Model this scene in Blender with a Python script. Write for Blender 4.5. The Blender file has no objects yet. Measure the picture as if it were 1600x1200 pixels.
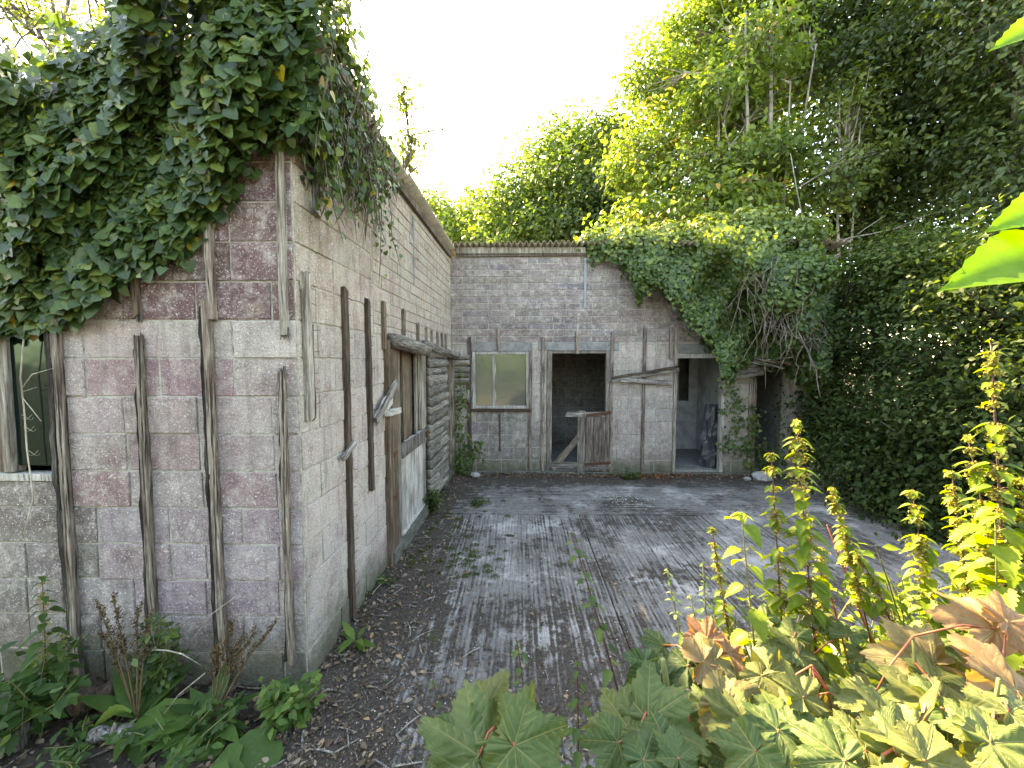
import bpy, math, random
import numpy as np
from mathutils import Vector, Matrix
R = math.radians
random.seed(7); rng = np.random.default_rng(7)
scene = bpy.context.scene
COL = scene.collection

# ------------------------------------------------------------------ camera, sky, sun
H = 1.99; FPX = 620.0
CAM_PITCH, CAM_YAW = R(-3.42), R(1.1)
cam_d = bpy.data.cameras.new('camera'); cam = bpy.data.objects.new('camera', cam_d); COL.objects.link(cam)
cam_d.sensor_width = 36; cam_d.lens = FPX/1600*36; cam_d.clip_start = .02; cam_d.clip_end = 800
cam.location = (0, 0, H); cam.rotation_euler = (R(90)+CAM_PITCH, 0, CAM_YAW)
scene.camera = cam
SUN_AZ, SUN_EL = R(-30), R(40.5)
w = bpy.data.worlds.new('World'); scene.world = w; w.use_nodes = True
nt = w.node_tree; sky = nt.nodes.new('ShaderNodeTexSky'); sky.sky_type = 'NISHITA'; sky.sun_disc = False
sky.sun_elevation = SUN_EL; sky.sun_rotation = SUN_AZ; sky.dust_density = .8; sky.air_density = 1.0; sky.ozone_density = 1.6
bg = nt.nodes['Background']; nt.links.new(sky.outputs[0], bg.inputs[0]); bg.inputs[1].default_value = .15
sd = bpy.data.lights.new('sun', 'SUN'); sd.energy = 4.2; sd.angle = R(.5); sd.color = (1, .86, .62)
so = bpy.data.objects.new('sun', sd); COL.objects.link(so)
SDIR = Vector((math.sin(SUN_AZ)*math.cos(SUN_EL), math.cos(SUN_AZ)*math.cos(SUN_EL), math.sin(SUN_EL)))
so.rotation_euler = SDIR.to_track_quat('Z', 'Y').to_euler()
scene.view_settings.view_transform = 'Standard'; scene.view_settings.look = 'None'
scene.view_settings.exposure = 3.55; scene.view_settings.gamma = 1
scene.view_settings.use_white_balance = True; scene.view_settings.white_balance_temperature = 9900
scene.cycles.max_bounces = 7; scene.cycles.diffuse_bounces = 4; scene.cycles.transparent_max_bounces = 8

# ------------------------------------------------------------------ pixel -> world on real planes
_ce, _se = math.cos(CAM_PITCH), math.sin(CAM_PITCH); _cy, _sy = math.cos(CAM_YAW), math.sin(CAM_YAW)
def ray(px, py):
    x = (px-800)/FPX; z = (600-py)/FPX; y = 1.0
    y, z = y*_ce - z*_se, y*_se + z*_ce
    return Vector((x*_cy - y*_sy, x*_sy + y*_cy, z))
def P(px, py, Y):
    d = ray(px, py); t = Y/d.y; return Vector((d.x*t, Y, H+d.z*t))
def G(px, py, z=0.0):
    d = ray(px, py); t = (z-H)/d.z; return Vector((d.x*t, d.y*t, z))
YF, YB = 2.32, 6.97
XF, XB = -1.31, -1.215
SU = Vector((XB-XF, YB-YF, 0)).normalized()          # direction along the side wall
SN = Vector((SU.y, -SU.x, 0))                        # its outward normal (to the yard)
def S(px, py):                                        # point on the side wall, returns (u, z)
    d = ray(px, py); A = Vector((XF, YF, 0)); o = Vector((0, 0, H))
    t = (A-o).dot(SN)/d.dot(SN); p = o+d*t
    return (p-A).dot(SU), p.z
def F(px, py): p = P(px, py, YF); return p.x, p.z
def Bk(px, py): p = P(px, py, YB); return p.x, p.z

# ------------------------------------------------------------------ object helpers
def setp(o, label=None, cat=None, group=None, kind=None):
    if label: o['label'] = label
    if cat: o['category'] = cat
    if group: o['group'] = group
    if kind: o['kind'] = kind
    return o
def thing(name, label, cat, loc, group=None):
    o = bpy.data.objects.new(name, None); COL.objects.link(o); o.location = loc; o.empty_display_size = .2
    o['_w'] = 0; del o['_w']; WM[o.name] = Matrix.Translation(Vector(loc))
    return setp(o, label, cat, group)
WM = {}
def place(o, parent=None, M=None):
    COL.objects.link(o); M = M or Matrix.Identity(4); WM[o.name] = M
    if parent is not None:
        o.parent = parent; o.matrix_local = WM[parent.name].inverted() @ M
    else: o.matrix_world = M
    return o
def mk(name, v, f, mat, parent=None, M=None, smooth=False, attrs=None, bev=None):
    me = bpy.data.meshes.new(name); me.from_pydata([tuple(p) for p in v], [], f); me.update()
    me.materials.append(mat)
    if smooth: me.polygons.foreach_set('use_smooth', [True]*len(me.polygons))
    if attrs:
        for k, (typ, dom, arr) in attrs.items():
            a = me.attributes.new(k, typ, dom)
            a.data.foreach_set('color' if typ == 'FLOAT_COLOR' else ('vector' if typ == 'FLOAT_VECTOR' else 'value'), np.asarray(arr, dtype=np.float32).ravel())
    o = bpy.data.objects.new(name, me); place(o, parent, M)
    if bev:
        m = o.modifiers.new('bevel', 'BEVEL'); m.width = bev; m.segments = 1; m.limit_method = 'ANGLE'
    return o
class MB:
    def __init__(s): s.v = []; s.f = []; s.c = []
    def box(s, x0, x1, y0, y1, z0, z1, j=0):
        n = len(s.v)
        for z in (z0, z1):
            for x, y in ((x0, y0), (x1, y0), (x1, y1), (x0, y1)):
                s.v.append((x+random.uniform(-j, j), y+random.uniform(-j, j), z+random.uniform(-j, j)))
        s.f += [(n, n+3, n+2, n+1), (n+4, n+5, n+6, n+7), (n, n+1, n+5, n+4), (n+1, n+2, n+6, n+5), (n+2, n+3, n+7, n+6), (n+3, n, n+4, n+7)]
        return s
    def tube(s, pts, rad, sides=5, cap=True):
        pts = [Vector(p) for p in pts]; n0 = len(s.v); k = len(pts)
        up = Vector((0.31, 0.17, 0.93)).normalized()
        for i, p in enumerate(pts):
            d = (pts[min(i+1, k-1)]-pts[max(i-1, 0)])
            if d.length < 1e-9: d = Vector((0, 0, 1))
            d.normalize(); a = d.cross(up)
            if a.length < .05: a = d.cross(Vector((1, 0, 0)))
            a.normalize(); b = d.cross(a); r = rad[i] if hasattr(rad, '__len__') else rad
            for j in range(sides):
                t = 2*math.pi*j/sides; s.v.append(p+a*(r*math.cos(t))+b*(r*math.sin(t)))
        for i in range(k-1):
            for j in range(sides):
                q = (j+1) % sides
                s.f.append((n0+i*sides+j, n0+i*sides+q, n0+(i+1)*sides+q, n0+(i+1)*sides+j))
        if cap:
            s.f.append(tuple(n0+j for j in range(sides))[::-1]); s.f.append(tuple(n0+(k-1)*sides+j for j in range(sides)))
        return s
    def build(s, name, mat, parent=None, M=None, smooth=False, bev=None):
        return mk(name, s.v, s.f, mat, parent, M, smooth, bev=bev)
def wander(a, b, n, amp):
    a = Vector(a); b = Vector(b); L = (b-a).length; out = [a]
    off = Vector((0, 0, 0))
    for i in range(1, n):
        off += Vector([random.gauss(0, amp*L/n) for _ in range(3)])
        out.append(a.lerp(b, i/n)+off*(1-i/n)*1.5)
    return out+[b]

# ------------------------------------------------------------------ materials
class NT:
    def __init__(s, name):
        s.m = bpy.data.materials.new(name); s.m.use_nodes = True; s.t = s.m.node_tree
        s.t.nodes.clear(); s.out = s.n('OutputMaterial')
    def n(s, typ, **kw):
        nd = s.t.nodes.new('ShaderNode'+typ)
        for k, v in kw.items():
            if k.startswith('i_'): nd.inputs[k[2:].replace('_', ' ')].default_value = v
            elif k.startswith('p'+'_'): nd.inputs[int(k[2:])].default_value = v
            else: setattr(nd, k, v)
        return nd
    def l(s, a, b): s.t.links.new(a, b); return a
    def coord(s, scale=(1, 1, 1), kind='Object', loc=(0, 0, 0)):
        tc = s.n('TexCoord'); mp = s.n('Mapping'); mp.inputs['Scale'].default_value = scale; mp.inputs['Location'].default_value = loc
        s.l(tc.outputs[kind], mp.inputs[0]); return mp.outputs[0]
    def noise(s, co, scale, detail=6, rough=.6, dist=0):
        x = s.n('TexNoise'); x.inputs['Scale'].default_value = scale; x.inputs['Detail'].default_value = detail
        x.inputs['Roughness'].default_value = rough; x.inputs['Distortion'].default_value = dist
        s.l(co, x.inputs['Vector']); return x.outputs['Fac']
    def ramp(s, fac, stops, interp='LINEAR'):
        r = s.n('ValToRGB'); r.color_ramp.interpolation = interp; e = r.color_ramp.elements
        while len(e) < len(stops): e.new(.5)
        for i, (p, c) in enumerate(stops):
            e[i].position = p; e[i].color = (c, c, c, 1) if not hasattr(c, '__len__') else (*c, 1)
        s.l(fac, r.inputs[0]); return r.outputs[0]
    def mix(s, fac, a, b, mode='MIX'):
        x = s.n('Mix', data_type='RGBA', blend_type=mode)
        for sock, val in ((x.inputs[0], fac), (x.inputs[6], a), (x.inputs[7], b)):
            if isinstance(val, bpy.types.NodeSocket): s.l(val, sock)
            elif hasattr(val, '__len__'): sock.default_value = (*val, 1)
            else: sock.default_value = val if sock.type == 'VALUE' else (val, val, val, 1)
        return x.outputs[2]
    def math(s, op, a, b=0.0, clamp=False):
        x = s.n('Math', operation=op); x.use_clamp = clamp
        for sock, val in ((x.inputs[0], a), (x.inputs[1], b)):
            if isinstance(val, bpy.types.NodeSocket): s.l(val, sock)
            else: sock.default_value = val
        return x.outputs[0]
    def bump(s, h, dist, strength=1, normal=None):
        b = s.n('Bump'); b.inputs['Distance'].default_value = dist; b.inputs['Strength'].default_value = strength
        s.l(h, b.inputs['Height'])
        if normal is not None: s.l(normal, b.inputs['Normal'])
        return b.outputs[0]
    def attr(s, name, out='Fac'):
        a = s.n('Attribute'); a.attribute_name = name; return a.outputs[out]
    def fin(s, col, rough=.85, bump=None, spec=.3, metal=0):
        p = s.n('BsdfPrincipled')
        if isinstance(col, bpy.types.NodeSocket): s.l(col, p.inputs['Base Color'])
        else: p.inputs['Base Color'].default_value = (*col, 1)
        if isinstance(rough, bpy.types.NodeSocket): s.l(rough, p.inputs['Roughness'])
        else: p.inputs['Roughness'].default_value = rough
        p.inputs['Specular IOR Level'].default_value = spec; p.inputs['Metallic'].default_value = metal
        if bump is not None: s.l(bump, p.inputs['Normal'])
        s.l(p.outputs[0], s.out.inputs[0]); return s.m

def mat_block():
    t = NT('concrete_block'); co = t.coord()
    col = t.attr('tint', 'Color')
    big = t.noise(co, 2.2, 5, .6); c = t.mix(t.ramp(big, [(.3, 0), (.7, .55)]), col, t.mix(1, col, (.62, .62, .66), 'MULTIPLY'))
    med = t.noise(co, 14, 6, .7); c = t.mix(t.ramp(med, [(.48, 0), (.66, .7)]), c, (.56, .53, .50))     # pale worn skin
    med2 = t.noise(t.coord(loc=(3, 1, 5)), 9, 6, .75); c = t.mix(t.ramp(med2, [(.5, 0), (.68, .6)]), c, t.mix(1, col, (.5, .43, .44), 'MULTIPLY'))
    pur = t.noise(t.coord(loc=(2, 7, 3)), 2.6, 6, .7); c = t.mix(t.ramp(pur, [(.52, 0), (.64, .55)]), c, t.mix(1, c, (.72, .55, .60), 'MULTIPLY'))
    run = t.noise(t.coord((5, 5, .5), loc=(1, 1, 1)), 1.3, 6, .7); c = t.mix(t.ramp(run, [(.52, 0), (.66, .5)]), c, t.mix(1, c, (.5, .47, .43), 'MULTIPLY'))
    fine = t.noise(co, 120, 3, .7); c = t.mix(t.ramp(fine, [(.36, .6), (.52, 0)]), c, t.mix(1, c, (.42, .38, .38), 'MULTIPLY'))
    c = t.mix(t.ramp(t.noise(co, 85, 4, .8), [(.57, 0), (.64, .85)]), c, (.78, .77, .75))                   # white grit and lichen dots
    str_ = t.noise(t.coord((9, 9, .9)), 1.6, 5, .65); c = t.mix(t.ramp(str_, [(.53, 0), (.7, .5)]), c, (.16, .15, .14))  # run-off streaks
    yel = t.noise(t.coord(loc=(9, 4, 2)), 3.1, 5, .7); c = t.mix(t.ramp(yel, [(.6, 0), (.74, .35)]), c, (.42, .36, .2))
    sep = t.n('SeparateXYZ'); tc = t.n('TexCoord'); t.l(tc.outputs['Object'], sep.inputs[0])
    low = t.math('SUBTRACT', t.math('MULTIPLY', t.noise(co, 5, 5, .7), .75), sep.outputs[2])
    c = t.mix(t.ramp(low, [(.0, 0), (.3, .8)]), c, (.09, .10, .06))                                            # algae at the foot
    c = t.mix(1, c, (1.03, .985, .965), 'MULTIPLY')
    hb = t.math('ADD', t.math('MULTIPLY', fine, .5), t.math('MULTIPLY', med, .8)); hb2 = t.math('ADD', hb, t.math('MULTIPLY', t.noise(co, 45, 3), .6))
    return t.fin(c, .93, t.bump(hb2, .018, 1), .2)
def mat_mortar():
    t = NT('mortar'); co = t.coord(); n = t.noise(co, 20, 6, .7)
    c = t.ramp(n, [(.3, (.12, .11, .09)), (.45, (.34, .32, .27)), (.7, (.52, .50, .43))])
    return t.fin(c, .95, t.bump(t.noise(co, 60, 5), .008, 1), .2)
def mat_wood(name, dark, mid, pale, crack=.5, axis=2, lichen=0):
    t = NT(name); sc = [14, 14, 14]; sc[axis] = 1.1; co = t.coord(tuple(sc))
    oi = t.n('ObjectInfo'); rnd = oi.outputs['Random']
    g = t.noise(co, 3.0, 7, .72, .6); c = t.ramp(g, [(.3, dark), (.5, mid), (.66, pale)])
    big = t.noise(t.coord(), 3, 4, .6); c = t.mix(t.ramp(big, [(.4, 0), (.65, .6)]), c, t.mix(1, c, (.42, .38, .34), 'MULTIPLY'))
    sc2 = [60, 60, 60]; sc2[axis] = 2.2
    k = t.noise(t.coord(tuple(sc2)), 1.3, 4, .6); c = t.mix(t.ramp(k, [(.36, crack), (.44, 0)]), c, (.025, .02, .018))
    hsv = t.n('HueSaturation'); t.l(c, hsv.inputs['Color']); t.l(t.math('ADD', t.math('MULTIPLY', rnd, .6), .7), hsv.inputs['Value']); c = hsv.outputs[0]
    if lichen: c = t.mix(t.ramp(t.noise(t.coord(), 22, 5, .75), [(.56, 0), (.64, lichen)]), c, (.33, .36, .22))
    h = t.math('ADD', g, t.math('MULTIPLY', t.ramp(k, [(.36, 0), (.46, 1)]), .8))
    return t.fin(c, .9, t.bump(h, .006, 1), .2)
def mat_plain(name, col, rough=.8, nscale=20, var=.4, bumpd=.004, metal=0, spec=.3, second=None):
    t = NT(name); co = t.coord(); n = t.noise(co, nscale, 6, .7)
    c = t.mix(t.ramp(n, [(.35, var), (.6, 0)]), col, second or tuple(x*.4 for x in col))
    return t.fin(c, rough, t.bump(t.noise(co, nscale*2.5, 4), bumpd, 1) if bumpd else None, spec, metal)
def mat_leaf(name, stops, transl=.35, rough=.45, gloss=.08, vein=None, tmul=(1.25, 1.3, .35), mottle=.35, ms=60):
    t = NT(name); c = t.ramp(t.attr('tint'), stops)
    mo = t.noise(t.coord(), ms, 3, .6); c = t.mix(t.ramp(mo, [(.4, mottle), (.6, 0)]), c, t.mix(1, c, (.55, .58, .5), 'MULTIPLY'))
    if vein: c = t.mix(t.attr('vein'), c, vein)
    d = t.n('BsdfPrincipled'); t.l(c, d.inputs['Base Color']); d.inputs['Roughness'].default_value = rough; d.inputs['Specular IOR Level'].default_value = gloss*4
    tr = t.n('BsdfTranslucent'); t.l(t.mix(1, t.mix(1, c, tmul, 'MULTIPLY'), (1.6, 1.6, 1.6), 'MULTIPLY'), tr.inputs[0])
    m = t.n('MixShader'); m.inputs[0].default_value = transl
    if vein:
        b = t.bump(t.math('MULTIPLY', t.attr('vein'), -1), .003, .8); t.l(b, d.inputs['Normal'])
    t.l(d.outputs[0], m.inputs[1]); t.l(tr.outputs[0], m.inputs[2]); t.l(m.outputs[0], t.out.inputs[0]); return t.m

M_BLOCK, M_MORT = mat_block(), mat_mortar()
M_BATTEN = mat_wood('weathered_batten', (.06, .045, .035), (.20, .16, .13), (.42, .37, .31), .98)
M_DARKB = mat_wood('brown_batten', (.035, .025, .02), (.10, .072, .055), (.19, .145, .115), .6)
M_BLACKROT = mat_wood('blackened_rot', (.008, .007, .006), (.03, .026, .022), (.13, .12, .10), .9)
M_FRAME = mat_wood('frame_timber', (.10, .08, .06), (.27, .24, .20), (.47, .44, .39), .7)
M_POST = mat_wood('brown_post', (.06, .04, .028), (.15, .11, .08), (.27, .21, .16), .5)
M_PALE = mat_wood('pale_plank', (.20, .19, .17), (.42, .405, .37), (.60, .585, .55), .75)
M_RED = mat_wood('faded_red_plank', (.06, .045, .04), (.17, .13, .115), (.36, .32, .29), .8)
M_LOG = mat_wood('split_log', (.06, .05, .042), (.21, .19, .165), (.42, .40, .36), .9, lichen=.45)
M_ROT = mat_wood('rotten_board', (.05, .042, .035), (.21, .19, .17), (.46, .44, .42), .95)
M_BARK = mat_wood('bark', (.05, .042, .035), (.15, .13, .11), (.33, .30, .26), .4)
M_BARKP = mat_wood('pale_bark', (.14, .12, .10), (.33, .30, .26), (.52, .49, .44), .4)
M_VINE = mat_wood('vine_stem', (.07, .05, .04), (.20, .165, .13), (.40, .36, .30), .2)
M_DRYV = mat_wood('dry_vine', (.25, .21, .16), (.42, .38, .31), (.58, .54, .46), .1)
M_CONC = mat_plain('cast_concrete', (.25, .25, .245), .9, 9, .7, .006)
M_PLINTH = mat_plain('mossy_plinth', (.15, .15, .135), .95, 12, .8, .012, second=(.035, .045, .02))
M_WHITEW = mat_plain('whitewashed_plaster', (.62, .64, .66), .9, 4, .75, .01, second=(.28, .29, .30))
M_INT = mat_plain('interior_block', (.22, .22, .22), .95, 5, .6, .01)
M_METAL = mat_plain('galvanised_strip', (.26, .28, .29), .6, 30, .4, .002, .7)
M_RUST = mat_plain('rusty_iron', (.10, .045, .025), .8, 40, .5, .003)
M_SHEET = mat_plain('corrugated_fibre_cement', (.27, .23, .17), .9, 12, .6, .006, second=(.12, .10, .075))
M_BLACKP = mat_plain('grey_plastic_sheet', (.07, .075, .085), .35, 9, .4, .01, spec=.5)
M_STEM = mat_plain('nettle_stem', (.10, .055, .045), .6, 30, .5, 0)
M_GSTEM = mat_plain('green_stem', (.16, .17, .06), .6, 30, .5, 0)
M_RSTEM = mat_plain('red_leaf_stalk', (.36, .10, .06), .5, 30, .4, 0)
M_STONE = mat_plain('pale_rubble', (.35, .35, .34), .9, 15, .6, .01)
M_SEED = mat_plain('nettle_seed', (.34, .31, .13), .8, 40, .5, 0)
M_DOCKS = mat_plain('dock_seed', (.15, .10, .05), .85, 40, .5, 0)

def mat_ground():
    t = NT('bare_earth'); co = t.coord(); n = t.noise(co, 6, 8, .7); f = t.noise(co, 60, 5, .8)
    c = t.ramp(n, [(.3, (.035, .028, .022)), (.5, (.085, .07, .056)), (.7, (.15, .125, .10))])
    c = t.mix(t.ramp(f, [(.55, 0), (.66, .7)]), c, (.27, .24, .20))
    return t.fin(c, .97, t.bump(t.math('ADD', n, f), .03, 1), .15)
def mat_yard(along):
    t = NT('brushed_concrete_along' if along == 'Y' else 'brushed_concrete_across')
    tc = t.n('TexCoord'); sep = t.n('SeparateXYZ'); t.l(tc.outputs['Object'], sep.inputs[0]); X, Y = sep.outputs[0], sep.outputs[1]
    co = t.coord()
    w_ = t.noise(co, 1.4, 4, .6); q = X if along == 'Y' else Y
    ph = t.math('ADD', t.math('MULTIPLY', q, 2*math.pi/.036), t.math('MULTIPLY', w_, 16))
    st = t.noise(t.coord((34, .9, 1) if along == 'Y' else (.9, 34, 1)), 1, 3, .5)
    gr = t.math('ADD', t.math('MULTIPLY', t.math('ADD', t.math('MULTIPLY', t.math('SINE', ph), .5), .5), .35), t.math('MULTIPLY', t.ramp(st, [(.38, 0), (.6, 1)]), .65))
    grn = t.noise(t.coord((26, 1.6, 1) if along == 'Y' else (1.6, 26, 1)), 1, 5, .7)
    fine = t.noise(co, 90, 5, .8); med = t.noise(co, 11, 7, .75)
    c = t.ramp(med, [(.3, (.10, .095, .088)), (.5, (.22, .208, .193)), (.7, (.37, .353, .33))])
    c = t.mix(t.ramp(t.noise(t.coord(loc=(4, 1, 0)), 1.7, 7, .75), [(.5, 0), (.62, .8)]), c, (.48, .465, .44)); c = t.mix(t.ramp(fine, [(.35, .6), (.5, 0)]), c, (.11, .105, .10))
    # dirt lies in the grooves first, then everywhere where there is much of it
    big = t.noise(t.coord(loc=(1.7, 2.2, 0)), 1.05, 8, .68, .3)
    ex = t.math('MULTIPLY', t.math('ABSOLUTE', t.math('ADD', X, -.05)), .02)
    near_wall = t.ramp(X, [(.0, 0), (1, 0)])
    wl = t.n('MapRange'); t.l(X, wl.inputs[0]); wl.inputs[1].default_value = -1.3; wl.inputs[2].default_value = -.55; wl.inputs[3].default_value = .33; wl.inputs[4].default_value = 0
    nr = t.n('MapRange'); t.l(Y, nr.inputs[0]); nr.inputs[1].default_value = 2.0; nr.inputs[2].default_value = 3.6; nr.inputs[3].default_value = .10; nr.inputs[4].default_value = 0
    fr = t.n('MapRange'); t.l(Y, fr.inputs[0]); fr.inputs[1].default_value = 6.1; fr.inputs[2].default_value = 6.9; fr.inputs[3].default_value = 0; fr.inputs[4].default_value = .4
    d = t.math('ADD', t.math('ADD', big, wl.outputs[0]), t.math('ADD', nr.outputs[0], fr.outputs[0]))
    d = t.math('ADD', d, t.math('MULTIPLY', t.math('SUBTRACT', med, .5), .8))
    d = t.math('ADD', d, t.math('MULTIPLY', t.math('SUBTRACT', .5, gr), t.math('MULTIPLY', t.ramp(t.noise(t.coord(loc=(7,3,1)), 1.6, 4), [(.35, .2), (.6, 1)]), .16))); d = t.math('ADD', d, t.math('MULTIPLY', t.math('SUBTRACT', grn, .5), .32))
    d = t.math('ADD', d, t.math('MULTIPLY', t.math('SUBTRACT', fine, .5), .35)); mask = t.ramp(d, [(.49, 0), (.60, 1)])
    dirt = t.ramp(t.noise(co, 45, 8, .85), [(.32, (.018, .014, .011)), (.5, (.06, .049, .04)), (.62, (.13, .11, .09)), (.72, (.30, .27, .23))])
    c = t.mix(mask, c, dirt)
    ms = t.noise(t.coord(loc=(5, 5, 0)), 2.8, 7, .7); c = t.mix(t.math('MULTIPLY', t.ramp(ms, [(.6, 0), (.68, .8)]), mask), c, (.055, .075, .02))
    h = t.math('ADD', t.math('MULTIPLY', t.math('MULTIPLY', gr, t.math('SUBTRACT', 1, mask)), .7), t.math('MULTIPLY', fine, .5))
    h = t.math('ADD', h, t.math('MULTIPLY', mask, .5)); h = t.math('ADD', h, t.math('MULTIPLY', med, .5))
    return t.fin(c, .93, t.bump(h, .022, 1), .25)
def mat_glass(name, tint, rough=.04, dif=(.20, .22, .19), tr_=(.55, .6, .58), base=.28):
    t = NT(name); g = t.n('BsdfGlossy'); g.inputs[0].default_value = (*tint, 1); g.inputs['Roughness'].default_value = rough
    nz = t.noise(t.coord(), 2.5, 3, .5); t.l(t.bump(nz, .02, .3), g.inputs['Normal'])
    tr = t.n('BsdfTransparent'); tr.inputs[0].default_value = (*tr_, 1)
    dd = t.n('BsdfDiffuse'); dd.inputs[0].default_value = (*dif, 1)
    fr = t.n('Fresnel'); fr.inputs[0].default_value = 1.9
    m1 = t.n('MixShader'); t.l(t.math('ADD', t.math('MULTIPLY', fr.outputs[0], 1.3), base, True), m1.inputs[0]); m2 = t.n('MixShader')
    m2.inputs[0].default_value = .4; t.l(tr.outputs[0], m2.inputs[1]); t.l(dd.outputs[0], m2.inputs[2])
    t.l(m2.outputs[0], m1.inputs[1]); t.l(g.outputs[0], m1.inputs[2]); t.l(m1.outputs[0], t.out.inputs[0]); return t.m

# ------------------------------------------------------------------ leaves (numpy)
def tmpl_simple(wd=.28, fold=.08, droop=.12):
    v = np.array([(0, 0, 0), (wd, .38, fold), (0, .42, 0), (-wd, .38, fold), (wd*.62, .72, fold*.6-droop*.5), (-wd*.62, .72, fold*.6-droop*.5), (0, 1, -droop)], float)
    return v, [(0, 1, 2), (0, 2, 3), (1, 4, 6, 2), (2, 6, 5, 3)]
def tmpl_diamond(wd=.3):
    return np.array([(0, 0, 0), (wd, .45, .06), (0, 1, -.1), (-wd, .45, .06)], float), [(0, 1, 2, 3)]
def tmpl_ivy():
    o = [(0, .02), (.26, -.10), (.46, .06), (.50, .26), (.40, .42), (.33, .55), (.17, .76), (0, .92)]
    pts = o+[(-x, y) for x, y in o[-2:0:-1]]
    v = [(0, .32, 0)]; 
    for x, y in pts: v.append((x, y, .12*abs(x)-.10*max(0, y-.4)-.1*x*x))
    n = len(pts); return np.array(v), [(0, 1+i, 1+(i+1) % n) for i in range(n)]
def tmpl_nettle(k_=1.0):
    v = []; f = []; rows = 15
    for i in range(rows+1):
        t = i/rows; wd = .31*math.sin(math.pi*min(1, t**.62))**.9 if t < 1 else 0
        wd *= (1-.25*t); tooth = ((.16 if i % 2 else -.06) if 0 < i < rows else 0)*k_
        for s in (-1, -.55, 0, .55, 1):
            a = abs(s); y = t-(.035 if a == 1 and i % 2 == 0 else 0)
            v.append((s*wd*(1+(tooth if a == 1 else 0)), y, .13*a*wd*2-.30*t*t-(.015 if a == 0 else 0)-.02*(i % 2)*(a == .55)))
    for i in range(rows):
        for j in range(4): q = i*5+j; f.append((q, q+1, q+6, q+5))
    return np.array(v), f
def tmpl_sycamore(rings=24, droop=.22, wav=.03, sd=0):
    rs = random.Random(sd)
    ca = [0, 8, 16, 27, 38, 46, 52, 60, 72, 84, 94, 104, 116, 132, 150, 168, 180]
    cr = [1.0, .90, .80, .64, .74, .88, .94, .82, .66, .60, .66, .70, .60, .52, .46, .38, .05]
    axes = [(0, 1), (50, .92), (-50, .92), (103, .6), (-103, .6)]
    angs = sorted(set(list(np.linspace(-180, 180, 181)[:-1])+[a+d for a, _ in axes for d in (-.8, 0, .8)]))
    v = [(0, 0, 0)]; ve = [1.0]; n = len(angs); f = []
    jl = [rs.uniform(.88, 1.1) for _ in range(5)]
    for k in range(1, rings+1):
        fr = k/rings
        for i, a in enumerate(angs):
            r = float(np.interp(abs(a), ca, cr)); near = min(range(5), key=lambda q: abs(a-axes[q][0])); r *= 1+(jl[near]-1)*math.exp(-((a-axes[near][0])/18)**2)
            if abs(a) < 150: r *= 1+(.045*math.sin(a*.62+1.2*math.sin(a*.05+sd))+.03*math.sin(a*1.37+sd))*min(1, fr*1.05)**8
            r *= fr; x = r*math.sin(R(a)); y = r*math.cos(R(a)); vein = 0; hz = 0
            for ax, L in axes:
                dx, dy = math.sin(R(ax)), math.cos(R(ax)); tt = x*dx+y*dy; pp = abs(x*dy-y*dx)
                if tt > 0 and tt < L*1.02:
                    vein = max(vein, math.exp(-(pp/(.012-.006*tt))**2)*.8); hz = max(hz, math.exp(-(pp/.045)**2))
                    if ax == axes[near][0]:
                        m = ((tt-pp*(.75+.5*pp)+ax*.01) % .15)/.15; m = min(m, 1-m)
                        if pp > .015: vein = max(vein, .38*math.exp(-(m/.09)**2)); hz = max(hz, .75*math.exp(-(m/.24)**2))
            z = -droop*(r*r)-.034*hz*(1-.5*fr)+wav*(math.sin(a*.09+sd)*fr**1.5*1.6+.5*math.sin(a*.23+sd*2)*fr**2)+.12*abs(x)*.6
            v.append((x, y, z)); ve.append(vein)
    for i in range(n): f.append((0, 1+i, 1+(i+1) % n))
    for k in range(rings-1):
        for i in range(n):
            a = 1+k*n+i; b = 1+k*n+(i+1) % n; f.append((a, a+n, b+n, b))
    return np.array(v), f, np.array(ve)
def frames(nrm, tip):
    nrm = nrm/np.linalg.norm(nrm, axis=1, keepdims=True); tip = tip-(tip*nrm).sum(1, keepdims=True)*nrm
    tip /= np.linalg.norm(tip, axis=1, keepdims=True)+1e-9; x = np.cross(tip, nrm); return np.stack([x, tip, nrm], 2)
def leaves(name, tm, pos, nrm, tip, size, tint, mat, parent=None, smooth=True, vein=None, kind=None):
    tv, tf = tm[0], tm[1]; N = len(pos); nv = len(tv)
    Rm = frames(np.asarray(nrm, float), np.asarray(tip, float))
    V = np.einsum('nij,kj->nki', Rm, tv)*np.asarray(size).reshape(-1, 1, 1)+np.asarray(pos)[:, None, :]
    V = V.reshape(-1, 3).astype(np.float32)
    fl = np.array([len(a) for a in tf]); li = np.concatenate([np.array(a) for a in tf])
    LI = (li[None]+(np.arange(N)*nv)[:, None]).ravel().astype(np.int32); FL = np.tile(fl, N); ST = np.concatenate([[0], np.cumsum(FL)[:-1]]).astype(np.int32)
    me = bpy.data.meshes.new(name); me.vertices.add(len(V)); me.vertices.foreach_set('co', V.ravel())
    me.loops.add(len(LI)); me.loops.foreach_set('vertex_index', LI); me.polygons.add(len(FL))
    me.polygons.foreach_set('loop_start', ST); me.update(calc_edges=True)
    if smooth: me.polygons.foreach_set('use_smooth', np.ones(len(FL), bool))
    a = me.attributes.new('tint', 'FLOAT', 'POINT'); a.data.foreach_set('value', np.repeat(np.asarray(tint, np.float32), nv))
    if len(tm) > 2:
        a = me.attributes.new('vein', 'FLOAT', 'POINT'); a.data.foreach_set('value', np.tile(tm[2].astype(np.float32), N))
    me.materials.append(mat); o = bpy.data.objects.new(name, me); return place(o, parent)
def rn(n, s=1): return rng.normal(0, s, (n, 3))

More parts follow.
